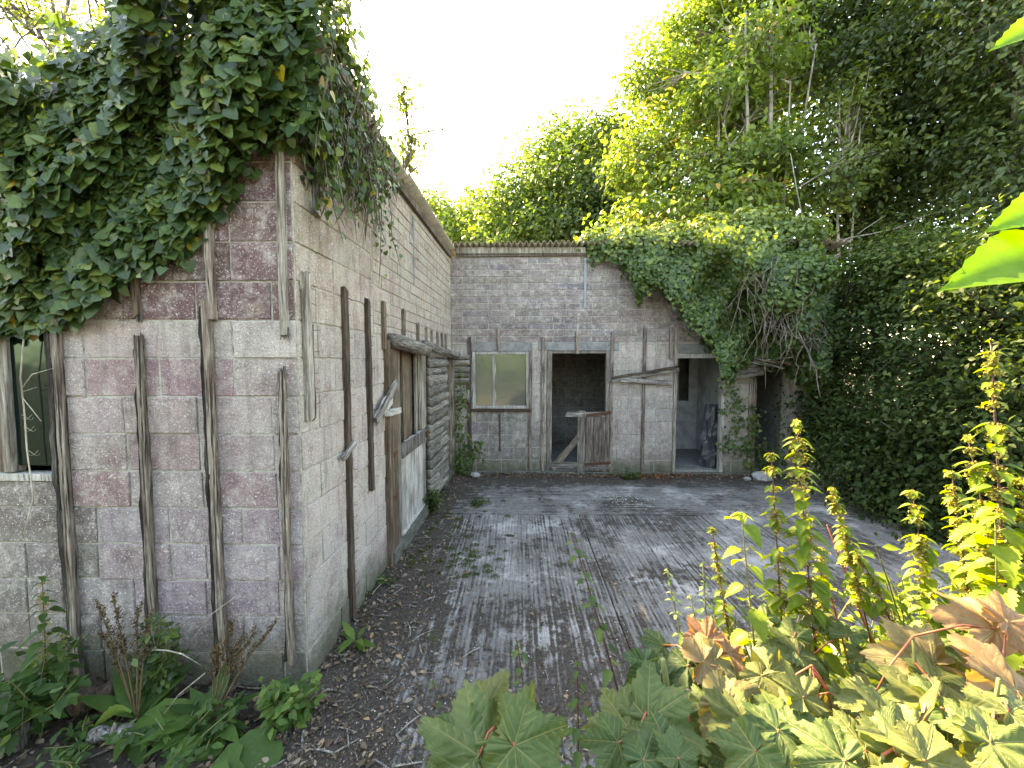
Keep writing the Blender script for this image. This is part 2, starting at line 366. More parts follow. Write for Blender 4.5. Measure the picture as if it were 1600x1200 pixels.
L_IVYD = mat_leaf('ivy_leaf', [(0, (.026, .055, .02)), (.45, (.058, .105, .03)), (.8, (.11, .165, .04)), (.965, (.17, .21, .05)), (.98, (.40, .30, .03)), (1, (.20, .11, .05))], .28, .4, .09)
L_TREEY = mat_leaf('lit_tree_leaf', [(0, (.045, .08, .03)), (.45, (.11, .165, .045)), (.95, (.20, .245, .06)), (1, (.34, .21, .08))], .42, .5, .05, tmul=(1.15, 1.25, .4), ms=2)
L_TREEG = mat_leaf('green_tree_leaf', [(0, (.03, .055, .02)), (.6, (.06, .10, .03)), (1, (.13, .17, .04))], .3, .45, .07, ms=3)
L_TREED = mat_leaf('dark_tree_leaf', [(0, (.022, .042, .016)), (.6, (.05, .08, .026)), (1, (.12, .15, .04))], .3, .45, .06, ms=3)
L_SHRUB = mat_leaf('shrub_leaf', [(0, (.022, .038, .014)), (.6, (.05, .082, .025)), (1, (.10, .14, .04))], .28, .55, .03, ms=3)
L_NET = mat_leaf('nettle_leaf', [(0, (.06, .115, .018)), (.5, (.12, .19, .022)), (.95, (.20, .25, .03)), (1, (.30, .24, .05))], .42, .5, .05, ms=120, tmul=(1.35, 1.25, .2))
L_NETD = mat_leaf('shaded_nettle_leaf', [(0, (.03, .06, .02)), (.5, (.06, .11, .03)), (1, (.12, .17, .05))], .35, .5, .05, ms=120)  # darker copy of the nettle leaf, with shade put into its green
L_SYC = mat_leaf('sycamore_leaf', [(0, (.03, .075, .03)), (.3, (.07, .115, .035)), (.5, (.13, .15, .05)), (.7, (.20, .165, .08)), (.88, (.27, .155, .085)), (1, (.34, .14, .085))], .34, .5, .06, vein=(.27, .27, .11), ms=30, tmul=(1.25, 1.1, .25), mottle=.5)
L_BRIGHT = mat_leaf('bright_leaf', [(0, (.09, .20, .02)), (1, (.16, .30, .03))], .5, .45, .06, vein=(.28, .38, .08), tmul=(1.1, 1.3, .15))
L_DEAD = mat_leaf('dead_leaf', [(0, (.06, .04, .028)), (.5, (.16, .11, .075)), (.85, (.30, .23, .17)), (1, (.42, .25, .13))], .1, .8, .03)
L_PALER = mat_leaf('roadside_green', [(0, (.03, .07, .02)), (.6, (.08, .15, .035)), (1, (.15, .22, .05))], .35, .5, .05)
T_SIMPLE, T_DIA, T_IVY, T_NET = tmpl_simple(), tmpl_diamond(), tmpl_ivy(), tmpl_nettle()
T_LONG = tmpl_simple(.16, .03, .25)
T_SYC = [tmpl_sycamore(24, .22, .05, 1), tmpl_sycamore(24, .42, .07, 4), tmpl_sycamore(24, .10, .08, 9), tmpl_sycamore(24, .30, .06, 13)]

# ------------------------------------------------------------------ the ground
def sheet(name, x0, x1, y0, y1, z, mat, thick=0.0):
    if thick: o = MB().box(x0, x1, y0, y1, z-thick, z).build(name, mat)
    else: o = mk(name, [(x0, y0, z), (x1, y0, z), (x1, y1, z), (x0, y1, z)], [(0, 1, 2, 3)], mat)
    return setp(o, kind='structure')
M_GROUND = mat_ground()
sheet('ground', -250, 250, -250, 250, -.03, M_GROUND)
MYY, MYX = mat_yard('Y'), mat_yard('X')
sheet('yard_slab', -1.33, .76, 1.72, 5.02, 0, MYY, .12)
sheet('yard_slab', .769, 4.6, 1.2, 5.02, -.002, MYY, .12)
sheet('yard_slab', -1.33, 5.0, 5.032, 6.93, .002, MYX, .12)
def bank_h(x, y):
    s = lambda a, b, v: (lambda t: t*t*(3-2*t))(min(1, max(0, (v-a)/(b-a))))
    edge = 1.65+.35*max(0, x-.5)
    return .92*s(edge, edge-.75, y)*s(-.75, .15, x)+.05*math.sin(x*5+y*3)*s(edge, edge-.6, y)*s(-.6, .2, x)-.028
nx, ny = 90, 60; vs = []; fs = []
for j in range(ny+1):
    for i in range(nx+1):
        x = -1.2+i/nx*6.5; y = -2.5+j/ny*6.2; vs.append((x, y, bank_h(x, y)+random.uniform(-.008, .008)))
for j in range(ny):
    for i in range(nx): q = j*(nx+1)+i; fs.append((q, q+1, q+nx+2, q+nx+1))
setp(mk('earth_bank', vs, fs, M_GROUND, smooth=True), kind='structure')

# ------------------------------------------------------------------ the building
bld = thing('derelict_outbuilding', 'abandoned L-shaped block outbuilding with corrugated roof, broken battens and empty doorways round the concrete yard', 'building', (XF, YF, 0))
def rsub(r, o):
    a0, a1, b0, b1 = r; c0, c1, d0, d1 = o
    if c1 <= a0 or c0 >= a1 or d1 <= b0 or d0 >= b1: return [r]
    out = []
    if c0 > a0: out.append((a0, c0, b0, b1))
    if c1 < a1: out.append((c1, a1, b0, b1))
    m0, m1 = max(a0, c0), min(a1, c1)
    if d0 > b0: out.append((m0, m1, b0, d0))
    if d1 < b1: out.append((m0, m1, d1, b1))
    return out
def rects(rs, ops):
    for o in ops: rs = [q for r in rs for q in rsub(r, o)]
    return [r for r in rs if r[1]-r[0] > .012 and r[3]-r[2] > .012]
def blockwall(name, A, U, N, u1, z1, ops, regions, colf, thick=.2, skip=None, parent=None):
    A = Vector(A); v = []; f = []; cols = []
    W = lambda u, z, d: A+U*u+N*d+Vector((0, 0, z))
    def bx(u0, u1_, z0, z1_, d0, d1, j=0, c=None, ch=0):
        n = len(v)
        for d, q in ((d0, 0), (d1-ch, 0), (d1, ch)):
            for u, z in ((u0+q, z0+q), (u1_-q, z0+q), (u1_-q, z1_-q), (u0+q, z1_-q)):
                v.append(W(u+random.uniform(-j, j), z+random.uniform(-j, j), d+random.uniform(-j, j)*.7))
        for k in (0, 4):
            for i in range(4): a = n+k+i; b = n+k+(i+1) % 4; f.append((a, b, b+4, a+4)); cols.append(c)
        f.append((n+8, n+9, n+10, n+11)); cols.append(c); f.append((n+3, n+2, n+1, n)); cols.append(c)
    for (r0, r1, q0, q1, h, L) in regions:
        k = 0; z = q0
        while z < q1-.01:
            zt = min(z+h, q1); u = r0-(L*.5 if k % 2 else 0)-random.uniform(0, .02)
            while u < r1:
                l = L*(1 if random.random() > .14 else .5); ue = u+l
                a, b = max(u, r0), min(ue, r1)
                if b-a > .03:
                    for (x0, x1, y0, y1) in rects([(a+.0055, b-.0055, z+.005, zt-.005)], ops):
                        if skip and skip(x0, y0): continue
                        c = colf((x0+x1)/2, (y0+y1)/2)
                        bx(x0, x1, y0, y1, -.05, .006+random.uniform(-.004, .005), .003, c, .005)
                u = ue
            z = zt; k += 1
    o = mk(name, v, f, M_BLOCK, parent or bld)
    ca = o.data.color_attributes.new('tint', 'FLOAT_COLOR', 'CORNER')
    arr = []
    for p, c in zip(o.data.polygons, cols): arr += [c[0], c[1], c[2], 1]*p.loop_total
    ca.data.foreach_set('color', np.array(arr, np.float32))
    # the mortar and core behind the block faces
    m = MB()
    for (a, b, c, d) in rects([(0, u1, -.05, z1)], ops):
        n = len(m.v)
        for dd in (-thick, -.0015):
            for u, z in ((a, c), (b, c), (b, d), (a, d)): m.v.append(W(u, z, dd))
        m.f += [(n+4, n+5, n+6, n+7), (n+3, n+2, n+1, n)]+[(n+i, n+(i+1) % 4, n+4+(i+1) % 4, n+4+i) for i in range(4)]
    m.build('mortar', M_MORT, o)
    return o
def jit(c, a=.03, b=.03):
    k = random.uniform(-a, a); return tuple(max(.02, x+k+random.uniform(-b, b)*.4) for x in c)
# front wall (faces the camera), u grows to the LEFT->right from x=-4.6
FX0 = -4.6; wx = lambda p: F(p, 620)[0]-FX0
ztop = F(300, 505)[1]
def colF(u, z):
    if z > 2.22: return jit((.23, .155, .15), .035)
    if z > 1.98: return jit((.52, .48, .445))
    if u < wx(112): return jit((.27, .245, .225), .03)
    r = random.random()
    if z > 1.05:
        if r < .5: return jit((.39, .285, .295), .03)
        return jit((.44, .385, .37), .035)
    return jit((.44, .40, .41) if r > .35 else (.40, .34, .355), .03)
wn = (0.2, wx(97), F(50, 752)[1], F(50, 498)[1])
NF = Vector((0, -1, 0)); UX = Vector((1, 0, 0))
z0F = -.03
fw = blockwall('front_wall', (FX0, YF, 0), UX, NF, XF-FX0, 3.6, [wn, (-1, 1.2, 3.05, 4), (1.2, 2.2, 3.25, 4)], [(0, XF-FX0-.001, z0F, 3.6, .2255, .45)], colF, .2)
# side wall to the yard
SL = (Vector((XB, YB, 0))-Vector((XF, YF, 0))).length
A_ = Vector((XF, YF, 0))
sx = lambda p: S(p, 600)[0]
d1 = (sx(613), sx(661.5), .14, S(635, 541)[1]); d2 = (sx(690.5), sx(703.2), .12, 2.12)
def colS(u, z):
    if z > 2.3: return jit((.49, .43, .35), .035)
    if z > 1.3: return jit((.53, .485, .43), .03)
    return jit((.57, .53, .475), .03)
lg = (sx(661.5), sx(690.5), .1, 2.13)
sw = blockwall('side_wall', (XF, YF+.001, 0), SU, SN, SL, 3.74, [d1, d2],
    [(0.002, 1.16, z0F, 3.74, .2255, .45), (1.16, SL, z0F, 2.31, .2255, .45), (1.16, SL, 2.31, 3.74, .113, .45)], colS, .2)
# back wall
BX0 = XB; BX1 = 5.4; bx = lambda p: Bk(p, 640)[0]-BX0; bz = lambda y: Bk(900, y)[1]
o_win = (bx(738), bx(827), bz(639), bz(549)); o_d1 = (bx(854), bx(951), bz(738), bz(548)); o_d2 = (bx(1055), bx(1131), bz(738), bz(552)); o_d3 = (bx(1179), bx(1232), -.02, bz(572))
o_l1 = (bx(737), bx(831), bz(549), bz(535)); o_l2 = (bx(840), bx(965), bz(548), bz(535)); o_l3 = (bx(1050), bx(1128), bz(552), bz(538))
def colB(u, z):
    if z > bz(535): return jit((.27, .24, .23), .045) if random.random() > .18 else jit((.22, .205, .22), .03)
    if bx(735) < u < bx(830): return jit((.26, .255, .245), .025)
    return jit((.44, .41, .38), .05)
zt = bz(400)
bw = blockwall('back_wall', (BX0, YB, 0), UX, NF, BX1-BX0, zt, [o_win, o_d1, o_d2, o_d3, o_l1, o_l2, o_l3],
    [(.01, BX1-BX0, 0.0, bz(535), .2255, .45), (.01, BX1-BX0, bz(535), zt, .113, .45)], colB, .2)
for (a, b, c, d) in (o_l1, o_l2, o_l3):
    MB().box(BX0+a, BX0+b, YB-.012, YB+.19, c, d, .002).build('lintel', M_CONC, bld, bev=.006)
# plinth ledge under the back wall and under the side doors
MB().box(BX0+.02, 4.0, YB-.10, YB-.004, -.05, .035, .012).build('plinth', M_PLINTH, bld, bev=.01)
MBp = MB(); pA = A_+SU*(d1[0]-.1)
def sbox(name, u0, u1, d0, d1_, z0, z1, mat, parent=None, j=.0, bev=.003):
    """box on the side wall: u along, d outwards; local Z runs along the longest side"""
    M = Matrix(((SU.x, SN.x, 0, A_.x), (SU.y, SN.y, 0, A_.y), (0, 0, 1, 0), (0, 0, 0, 1)))
    m = MB().box(u0, u1, d0, d1_, z0, z1, j)
    if M.determinant() < 0: m.f = [tuple(reversed(q)) for q in m.f]
    return m.build(name, mat, parent or bld, M, bev=bev)
sbox('plinth', sx(600), sx(664), .0, .09, -.05, .13, M_PLINTH, j=.012)
sbox('plinth', sx(688), sx(704), .0, .06, -.05, .11, M_PLINTH, j=.012)

# timber bars: local Z along the bar, origin at its foot, so the grain runs along it
def bar(name, p0, p1, w, t, mat, parent=None, nrm=NF, ragged=(0, 0), seg=None, jw=.0025, roundish=False, taper=1.0, lift=0.0):
    p0 = Vector(p0); p1 = Vector(p1); L = (p1-p0).length; z = (p1-p0).normalized(); n = Vector(nrm); n = (n-z*n.dot(z)).normalized(); x = n.cross(z)
    M = Matrix(((x.x, n.x, z.x, p0.x), (x.y, n.y, z.y, p0.y), (x.z, n.z, z.z, p0.z), (0, 0, 0, 1)))
    seg = seg or max(3, int(L/.07)); sides = 10 if roundish else 4; v = []; f = []; drift = 0
    if roundish: ring = [(math.cos(q*2*math.pi/sides)*.5*w, t*.5+math.sin(q*2*math.pi/sides)*.5*t) for q in range(sides)]
    else: ring = [(-w/2, 0), (w/2, 0), (w/2, t), (-w/2, t)]
    rj = [random.uniform(.85, 1.15) for _ in ring]
    for i in range(seg+1):
        s = i/seg; zz = s*L; k = 1+(taper-1)*s
        drift += random.gauss(0, jw*.35)
        for q, (a, b) in enumerate(ring):
            if roundish:
                rj[q] = min(1.3, max(.7, rj[q]+random.gauss(0, .05))); a *= rj[q]*k; b = t*.5+(b-t*.5)*rj[q]*k
            else: a = a*k+random.uniform(-jw, jw); b = b+(random.uniform(-jw, jw*.5) if b > 0 else 0)
            e = 0
            if i == 0 and ragged[0]: e = -random.uniform(-.3, 1)*ragged[0]
            if i == seg and ragged[1]: e = random.uniform(-.3, 1)*ragged[1]
            v.append((a+drift, b+lift, zz+e))
    for i in range(seg):
        for q in range(sides): r = (q+1) % sides; f.append((i*sides+q, i*sides+r, (i+1)*sides+r, (i+1)*sides+q))
    f.append(tuple(range(sides))[::-1]); f.append(tuple(seg*sides+q for q in range(sides)))
    return mk(name, v, f, mat, parent or bld, M, roundish, bev=None if roundish else .0015)
def splinters(parent, p, dirn, n, L, nrm, w):
    """broken fibres at a snapped end, fused into one small mesh"""
    m = MB(); p = Vector(p); x = Vector(nrm).cross(dirn).normalized()
    for _ in range(n):
        a = p+x*random.uniform(-w/2, w/2)+Vector(nrm)*random.uniform(.005, .03); l = random.uniform(.3, 1)*L
        m.tube([a-dirn*.03, a+dirn*l*.6, a+dirn*l+x*random.uniform(-.008, .008)], [.005, .004, .0008], 4)
    m.build('splinters', M_ROT, parent)
# nail template
nm = MB(); nm.tube([(0, 0, 0), (0, 0, .02), (.004, 0, .034), (.010, 0, .040)], [.0016, .0016, .0016, .0014], 5)
NAIL = bpy.data.meshes.new('nail'); NAIL.from_pydata([tuple(q) for q in nm.v], [], nm.f); NAIL.materials.append(M_RUST)
def nail(parent, p, d, s=1):
    o = bpy.data.objects.new('nail', NAIL); d = Vector(d).normalized()
    q = d.to_track_quat('Z', 'Y').to_matrix().to_4x4()
    place(o, parent, Matrix.Translation(Vector(p)) @ q @ Matrix.Rotation(random.uniform(0, 6.28), 4, 'Z') @ Matrix.Scale(s, 4))
def fbat(px, y0, y1, w=.045, mat=None, dark=True, x2=None, t=.035, nails=3, label=None, ragged=(.03, .03)):
    """vertical batten on the front wall; a second, darker rotten strip runs down its left edge"""
    w *= .76; xa = F(px, (y0+y1)/2)[0]; zt_ = F(px, y0)[1]; zb = max(.02, F(px, y1)[1]); ln = random.uniform(-.006, .006)
    b = bar('batten', (xa+ln, YF-.006, zb), (xa-ln, YF-.006, zt_), w, t, mat or M_BATTEN, nrm=NF, ragged=ragged, jw=.0022)
    if dark:
        ofs = -w*.78
        bar('rotten_strip', (xa+ln+ofs, YF-.008, zb+.02), (xa-ln+ofs, YF-.008, zt_-.05), w*.8, t*.85, M_BLACKROT, b, nrm=NF, ragged=(.03, .05), jw=.0055)
    for i in range(nails):
        z = zb+(zt_-zb)*(i+.3)/nails; nail(b, (xa-w*.7, YF-t*.8, z), (-1, -.4, random.uniform(-.3, .3)), .9)
    if ragged[1]: splinters(b, (xa, YF, zt_), Vector((0, 0, 1)), 7, .05, NF, w*1.3)
    if ragged[0]: splinters(b, (xa, YF, zb), Vector((0, 0, -1)), 6, .05, NF, w*1.3)
    if label: b['label'] = label
    return b
fbat(112, 497, 1060, .055, nails=4, ragged=(.0, .02), label='leaning split batten beside the boarded window')
fbat(217, 360, 492, .04, M_POST, dark=False)
fbat(236, 532, 985, .05, nails=5, label='batten with a blackened rotten left edge, second from the window')
fbat(332, 318, 500, .05, dark=False, ragged=(.0, .01)); fbat(343, 470, 1075, .055, nails=6, ragged=(0, 0), label='tallest front batten, black with rot along its left side')
fbat(444, 212, 520, .052, M_FRAME, dark=False, nails=3, label='pale batten at the wall corner ending in a split point')
fbat(452, 583, 1030, .045, nails=5, label='lower corner batten with black and green lichen')
def sbat(px, y0, y1, w=.05, mat=None, nails=9, t=.035, dark=False, ragged=(.03, .03), label=None):
    u = sx(px); zt_ = S(px, y0)[1]; zb = max(.04, S(px, y1)[1]); p = A_+SU*u+SN*.006
    b = bar('batten', p+Vector((0, 0, zb)), p+Vector((0, 0, zt_)), w, t, mat or M_DARKB, nrm=SN, ragged=ragged, jw=.003)
    if dark: bar('rotten_strip', p+SU*w*.7+Vector((0, 0, zb)), p+SU*w*.7+Vector((0, 0, zt_-.3)), w*.5, t*.8, M_DARKB, b, nrm=SN, ragged=(.03, .03), jw=.005)
    for i in range(nails):
        z = zb+(zt_-zb)*(i+.5+random.uniform(-.3, .3))/nails
        nail(b, p+SU*w*.45+SN*t*.7+Vector((0, 0, z)), SU+SN*random.uniform(.2, .8)+Vector((0, 0, random.uniform(-.5, .3))), 1.2)
    if ragged[1]: splinters(b, p+Vector((0, 0, zt_)), Vector((0, 0, 1)), 5, .04, SN, w)
    if label: b['label'] = label
    return b
sbat(477, 432, 655, .06, M_FRAME, 7, dark=True, label='short grey batten nearest the wall corner')
sbat(537, 455, 985, .055, M_DARKB, 18, label='long dark batten bristling with bent nails')
sbat(573, 472, 768, .055, M_DARKB, 10, label='dark batten with a snapped foot')
sbat(597.5, 476, 545, .05, M_POST, 2)
for px, y0, y1 in ((629, 487, 524), (651, 508, 545), (664.5, 514, 546), (673, 518, 549), (682, 520, 551), (689, 522, 552), (695, 524, 553)):
    sbat(px, y0, y1, .055, M_BATTEN, 1, ragged=(.01, .02))
# split pieces of board hanging on nails
def sp(px, py, d=0.0): u, z = S(px, py); return A_+SU*u+SN*d+Vector((0, 0, z))
bar('loose_splinter_board', sp(577, 655, .05), sp(606, 600, .06), .085, .03, M_ROT, nrm=SN, ragged=(.05, .04), jw=.008)
bar('loose_splinter_board', sp(580, 652, .03), sp(600, 625, .05), .06, .03, M_PALE, nrm=SN, ragged=(.05, .04), jw=.008)
bar('loose_splinter_board', sp(593, 645, .05), sp(611, 641, .06), .06, .05, M_PALE, nrm=SN, ragged=(.02, .02), jw=.006)
bar('loose_splinter_board', sp(525, 717, .04), sp(541, 693, .045), .045, .02, M_ROT, nrm=SN, ragged=(.03, .03), jw=.005)

# ---- first side door: posts, stable door, boards in the upper half
u0, u1_ = sx(598.5), sx(612.5)
post = sbox('door_post', u0, u1_-.005, -.02, .055, -.01, S(605, 533)[1], M_POST, j=.006, bev=.004)
sbox('door_post', u1_, sx(620.5), -.02, .03, -.0, S(618, 545)[1], M_FRAME, j=.003)
for zz in (.62, 1.05, 1.75): sbox('hinge', u1_-.16, u1_-.05, .056, .066, zz, zz+.05, M_RUST, post, j=.003)
z_mid = S(640, 681)[1]; ud0, ud1 = sx(621), sx(660.5)
door = None; npl = 6
for i in range(npl):
    a = ud0+(ud1-ud0)*i/npl; b = ud0+(ud1-ud0)*(i+1)/npl
    m = sbox('door' if i == 0 else 'plank', a+.004, b-.003, -.002, .026+random.uniform(-.003, .003), .16+random.uniform(0, .012), z_mid+random.uniform(-.04, .035), M_PALE, door, j=.004)
    if i == 0: door = m; door['label'] = 'lower stable door of bleached grey planks, closed'
sbox('ledge', ud0+.01, ud1-.01, .027, .05, z_mid-.17, z_mid-.02, M_ROT, door, j=.006)
sbox('latch', ud1-.09, ud1-.05, .05, .08, z_mid-.12, z_mid-.04, M_RUST, door, j=.004)
sbox('threshold', ud0-.02, ud1+.03, -.02, .05, .128, .158, M_PALE, bld, j=.004)
brd = None; nb = 4; zb_ = z_mid-.05; zt2 = S(635, 545)[1]
for i in range(nb):
    a = ud0+(ud1-ud0)*i/nb; b = ud0+(ud1-ud0)*(i+1)/nb
    m = sbox('upper_board' if i == 0 else 'board', a+.006, b-.006, -.10+.05*(i % 2), -.07+.05*(i % 2), zb_, zt2, (M_BATTEN, M_POST, M_POST, M_FRAME)[i], brd, j=.004)
    if i == 0: brd = m; brd['label'] = 'vertical boards filling the upper half of the side doorway'
sbox('door_post', sx(655), sx(661), -.01, .04, z_mid, zt2, M_FRAME, j=.003)
# log lintels
def slog(pa, pb, d, name='log', mat=None, off=.02): return bar(name, sp(pa[0], pa[1], off), sp(pb[0], pb[1], off), d, d, mat or M_LOG, nrm=SN, roundish=True, ragged=(.02, .02), seg=14)
slog((600, 532), (652, 547), .15, 'log_lintel'); slog((655, 540), (703, 556), .15, 'log_lintel', M_ROT)
# waney log cladding between the two side doors
k = 0; z = .10
while z < 2.06:
    h = random.uniform(.09, .15); ua = sx(662.5); ub = sx(689)
    um = ua+(ub-ua)*random.uniform(.35, .65)
    for a, b in (((ua, um), (um, ub)) if k % 3 else ((ua, ub),)):
        p = A_+SU*a+SN*(.0+random.uniform(0, .015))+Vector((0, 0, z+h/2)); q = A_+SU*b+SN*random.uniform(0, .02)+Vector((0, 0, z+h/2+random.uniform(-.015, .015)))
        bar('cladding_log', p, q, h*1.12, .11, M_LOG, nrm=SN, roundish=True, seg=9, ragged=(.01, .01))
    z += h; k += 1
# second side door
sbox('door_post', sx(687), sx(690.5), -.01, .09, .0, 2.12, M_FRAME, j=.004); sbox('door_post', sx(700), sx(704.5), -.01, .085, .0, 2.14, M_BATTEN, j=.004)
dd = sbox('door', sx(690.7), sx(699.8), -.03, .0, .12, 1.14, M_RED, j=.004); dd['label'] = 'narrow reddish stable door near the inner corner'
sbox('upper_board', sx(693.5), sx(699.8), -.12, -.09, 1.15, 2.12, M_BATTEN, j=.004)
# dark rooms: linings
def ibox(name, x0, x1, y0, y1, z0, z1, mat): return MB().box(x0, x1, y0, y1, z0, z1).build(name, mat, bld)
# left wing interior box
ibox('outer_wall', -4.75, -4.61, YF, 9.6, 0, 3.3, M_CONC); ibox('outer_wall', -4.6, BX1+.1, 9.46, 9.6, 0, 3.5, M_CONC); ibox('outer_wall', BX1+.001, BX1+.15, YB+.2, 9.45, 0, 3.7, M_CONC)
ibox('inner_wall', -4.55, -4.45, YF+.21, YB, 0, 3.5, M_INT)
ibox('inner_partition', -4.44, XB-.21, 4.3, 4.4, 0, 3.4, M_INT)
ibox('floor', -4.6, XF-.2, YF+.2, 9.4, -.02, .03, M_CONC)

# ---- front window with dark pane
w0, w1 = F(10, 600)[0], F(97, 600)[0]; zlo, zhi = F(50, 727)[1], F(50, 503)[1]
GL = mat_glass('window_glass', (.50, .58, .54), .12, (.26, .28, .25), (.55, .6, .58), .2); GLD = mat_glass('dark_window_glass', (.09, .15, .14), .10, (.015, .03, .027), (.08, .12, .10), .12)
wf = MB().box(F(2, 600)[0], F(17, 600)[0], YF-.02, YF+.05, F(50, 752)[1]+.06, zhi+.02, .004).build('window', M_FRAME, bld, bev=.004); wf['label'] = 'rotting front window frame holding one dark pane'
MB().box(-4.4, F(97, 600)[0]-.003, YF-.02, YF+.06, F(50, 752)[1]+.003, F(50, 752)[1]+.05, .003).build('sill', M_PALE, wf, bev=.004)
MB().box(-4.4, w1-.003, YF-.015, YF+.06, zhi+.0, zhi+.04, .003).build('head', M_BATTEN, wf, bev=.004)
MB().box(F(86, 600)[0], F(93, 600)[0], YF-.03, YF+.0, F(50, 755)[1]+.02, F(50, 722)[1], .002).build('peg', M_BATTEN, wf)
MB().box(-4.3, F(3, 600)[0], YF+.02, YF+.04, F(50, 752)[1]+.05, zhi, .002).build('board', M_POST, wf)
MB().box(F(18, 600)[0], F(96, 600)[0], YF+.005, YF+.011, zlo, zhi-.002, .0005).build('pane', GLD, wf)
ibox('back_board', F(5, 600)[0]-.3, w1, YF+.16, YF+.18, zlo-.05, zhi, M_INT)

# ---- back wall: window
def xb(p): return Bk(p, 640)[0]
WF = MB()
x0, x1, z0, z1 = BX0+o_win[0], BX0+o_win[1], o_win[2], o_win[3]
fwv = .055
WF.box(x0+.003, x0+fwv, YB-.02, YB+.06, z0+.003, z1-.003); WF.box(x1-fwv, x1-.003, YB-.02, YB+.06, z0+.003, z1-.003)
WF.box(x0+fwv, x1-fwv, YB-.018, YB+.058, z1-fwv, z1-.004); WF.box(x0+fwv, x1-fwv, YB-.018, YB+.058, z0+.004, z0+fwv)
win = WF.build('window', M_PALE, bld, bev=.004); win['label'] = 'two-pane window of wired glass in the far wall'
xm = xb(772.5)
MB().box(xm-.03, xm+.03, YB-.005, YB+.045, z0+fwv, z1-fwv).build('mullion', M_PALE, win, bev=.003)
for a, b in ((x0+fwv, xm-.03), (xm+.03, x1-fwv)):
    pn = MB().box(a, b, YB+.012, YB+.018, z0+fwv, z1-fwv).build('pane', GL, win)
    wm = MB()
    for i in range(1, int((b-a)/.038)): wm.box(a+i*.038-.0012, a+i*.038+.0012, YB+.0195, YB+.022, z0+fwv, z1-fwv)
    for i in range(1, int((z1-z0-2*fwv)/.038)): wm.box(a, b, YB+.0225, YB+.025, z0+fwv+i*.038-.0012, z0+fwv+i*.038+.0012)
    wm.build('wire_grid', M_CONC, win)
MB().box(x0-.02, x1+.03, YB-.05, YB-.004, z0-.045, z0+.002, .003).build('sill', M_DARKB, win, bev=.004)
MB().box(xm+.09, x1-fwv-.06, YB+.1, YB+.12, z1-.27, z1-.25).build('rail', M_PALE, win)
# stains/crack board below window
bar('batten', (xb(781), YB-.008, bz(705)), (xb(781), YB-.008, bz(648)), .03, .014, M_DARKB, ragged=(.02, .02))
# battens on the back wall
for p, y0, y1, m in ((735.5, 528, 738, M_DARKB), (829.5, 548, 738, M_BATTEN), (848, 528, 741, M_BATTEN), (780, 513, 549, M_BATTEN), (901, 519, 553, M_BATTEN), (954.5, 520, 738, M_BATTEN), (1005, 513, 740, M_BATTEN), (1045, 514, 560, M_BATTEN), (1053, 513, 745, M_FRAME), (1171, 595, 740, M_BATTEN), (1177, 590, 742, M_BATTEN)):
    bar('batten', (xb(p), YB-.008, max(.01, bz(y1))), (xb(p), YB-.008, bz(y0)), .05, .035, m, ragged=(.02, .03), jw=.004)
for p, y0, y1 in ((912, 404, 482),):
    MB().box(xb(p)-.02, xb(p)+.02, YB-.016, YB-.010, bz(y1), bz(y0)).build('metal_strip', M_METAL, bld)
sbox('metal_strip', sx(648)-.02, sx(648)+.02, .010, .016, S(648, 448)[1], S(648, 342)[1], M_METAL)
sbox('metal_strip', sx(497)-.02, sx(497)+.02, .010, .016, S(508, 345)[1], S(508, 250)[1], M_METAL)
# rotten boards across the wall between the doorways
bar('slanting_board', (xb(955), YB-.05, bz(594)), (xb(1056), YB-.05, bz(577)), .07, .03, M_ROT, nrm=NF, ragged=(.05, .02), jw=.01)
bar('slanting_board', (xb(956), YB-.085, bz(590)), (xb(1052), YB-.085, bz(573)), .035, .02, M_DARKB, nrm=NF, ragged=(.05, .02), jw=.008)
bar('slanting_board', (xb(968), YB-.06, bz(592)), (xb(1046), YB-.06, bz(597)), .075, .03, M_ROT, nrm=NF, ragged=(.03, .05), jw=.01)
# logs left of the window
for ya, yb in ((554, 562), (563, 571), (572, 582), (583, 590), (591, 600), (611, 627), (722, 733)):
    h = bz(ya)-bz(yb)
    bar('cladding_log', (xb(705), YB-.0, bz((ya+yb)/2)), (xb(734), YB-.0, bz((ya+yb)/2)), h*1.1, .09, M_LOG, nrm=NF, roundish=True, seg=8, ragged=(.02, .02))
# door 1: frame, half-rotten stable door with the brace showing
dx0, dx1, dz1 = BX0+o_d1[0], BX0+o_d1[1], o_d1[3]
MB().box(dx0+.004, dx0+.09, YB-.02, YB+.07, .0, dz1-.004, .003).build('door_post', M_FRAME, bld, bev=.004)
MB().box(dx1-.06, dx1-.004, YB-.02, YB+.07, .0, dz1-.004, .003).build('door_post', M_FRAME, bld, bev=.004)
MB().box(dx0+.09, dx1-.06, YB-.018, YB+.06, dz1-.05, dz1-.006, .003).build('door_head', M_FRAME, bld, bev=.004)
dr = None; pz0, pz1 = bz(743), bz(643); pa, pb = xb(901), xb(951); n = 4
YD = YB-.10
for i in range(n):
    a = pa+(pb-pa)*i/n; b = pa+(pb-pa)*(i+1)/n
    q = MB().box(a+.004, b-.004, YD, YD+.022+random.uniform(-.003, .003), max(.04, pz0)+random.uniform(0, .02), pz1+random.uniform(-.03, .03), .004).build('door' if i == 0 else 'plank', (M_FRAME, M_RED, M_RED, M_RED)[i], dr or bld, bev=.004)
    if i == 0: dr = q; dr['label'] = 'half-rotten reddish plank stable door with its brace bared on the left'
YC = YD+.026
bar('ledge', (xb(862), YC, bz(725)), (xb(951), YC, bz(724)), .11, .028, M_ROT, dr, nrm=NF, ragged=(.01, .0), jw=.005)
bar('ledge', (xb(885), YC, bz(646)), (xb(951), YC, bz(645)), .085, .028, M_ROT, dr, nrm=NF, ragged=(.04, .0), jw=.006)
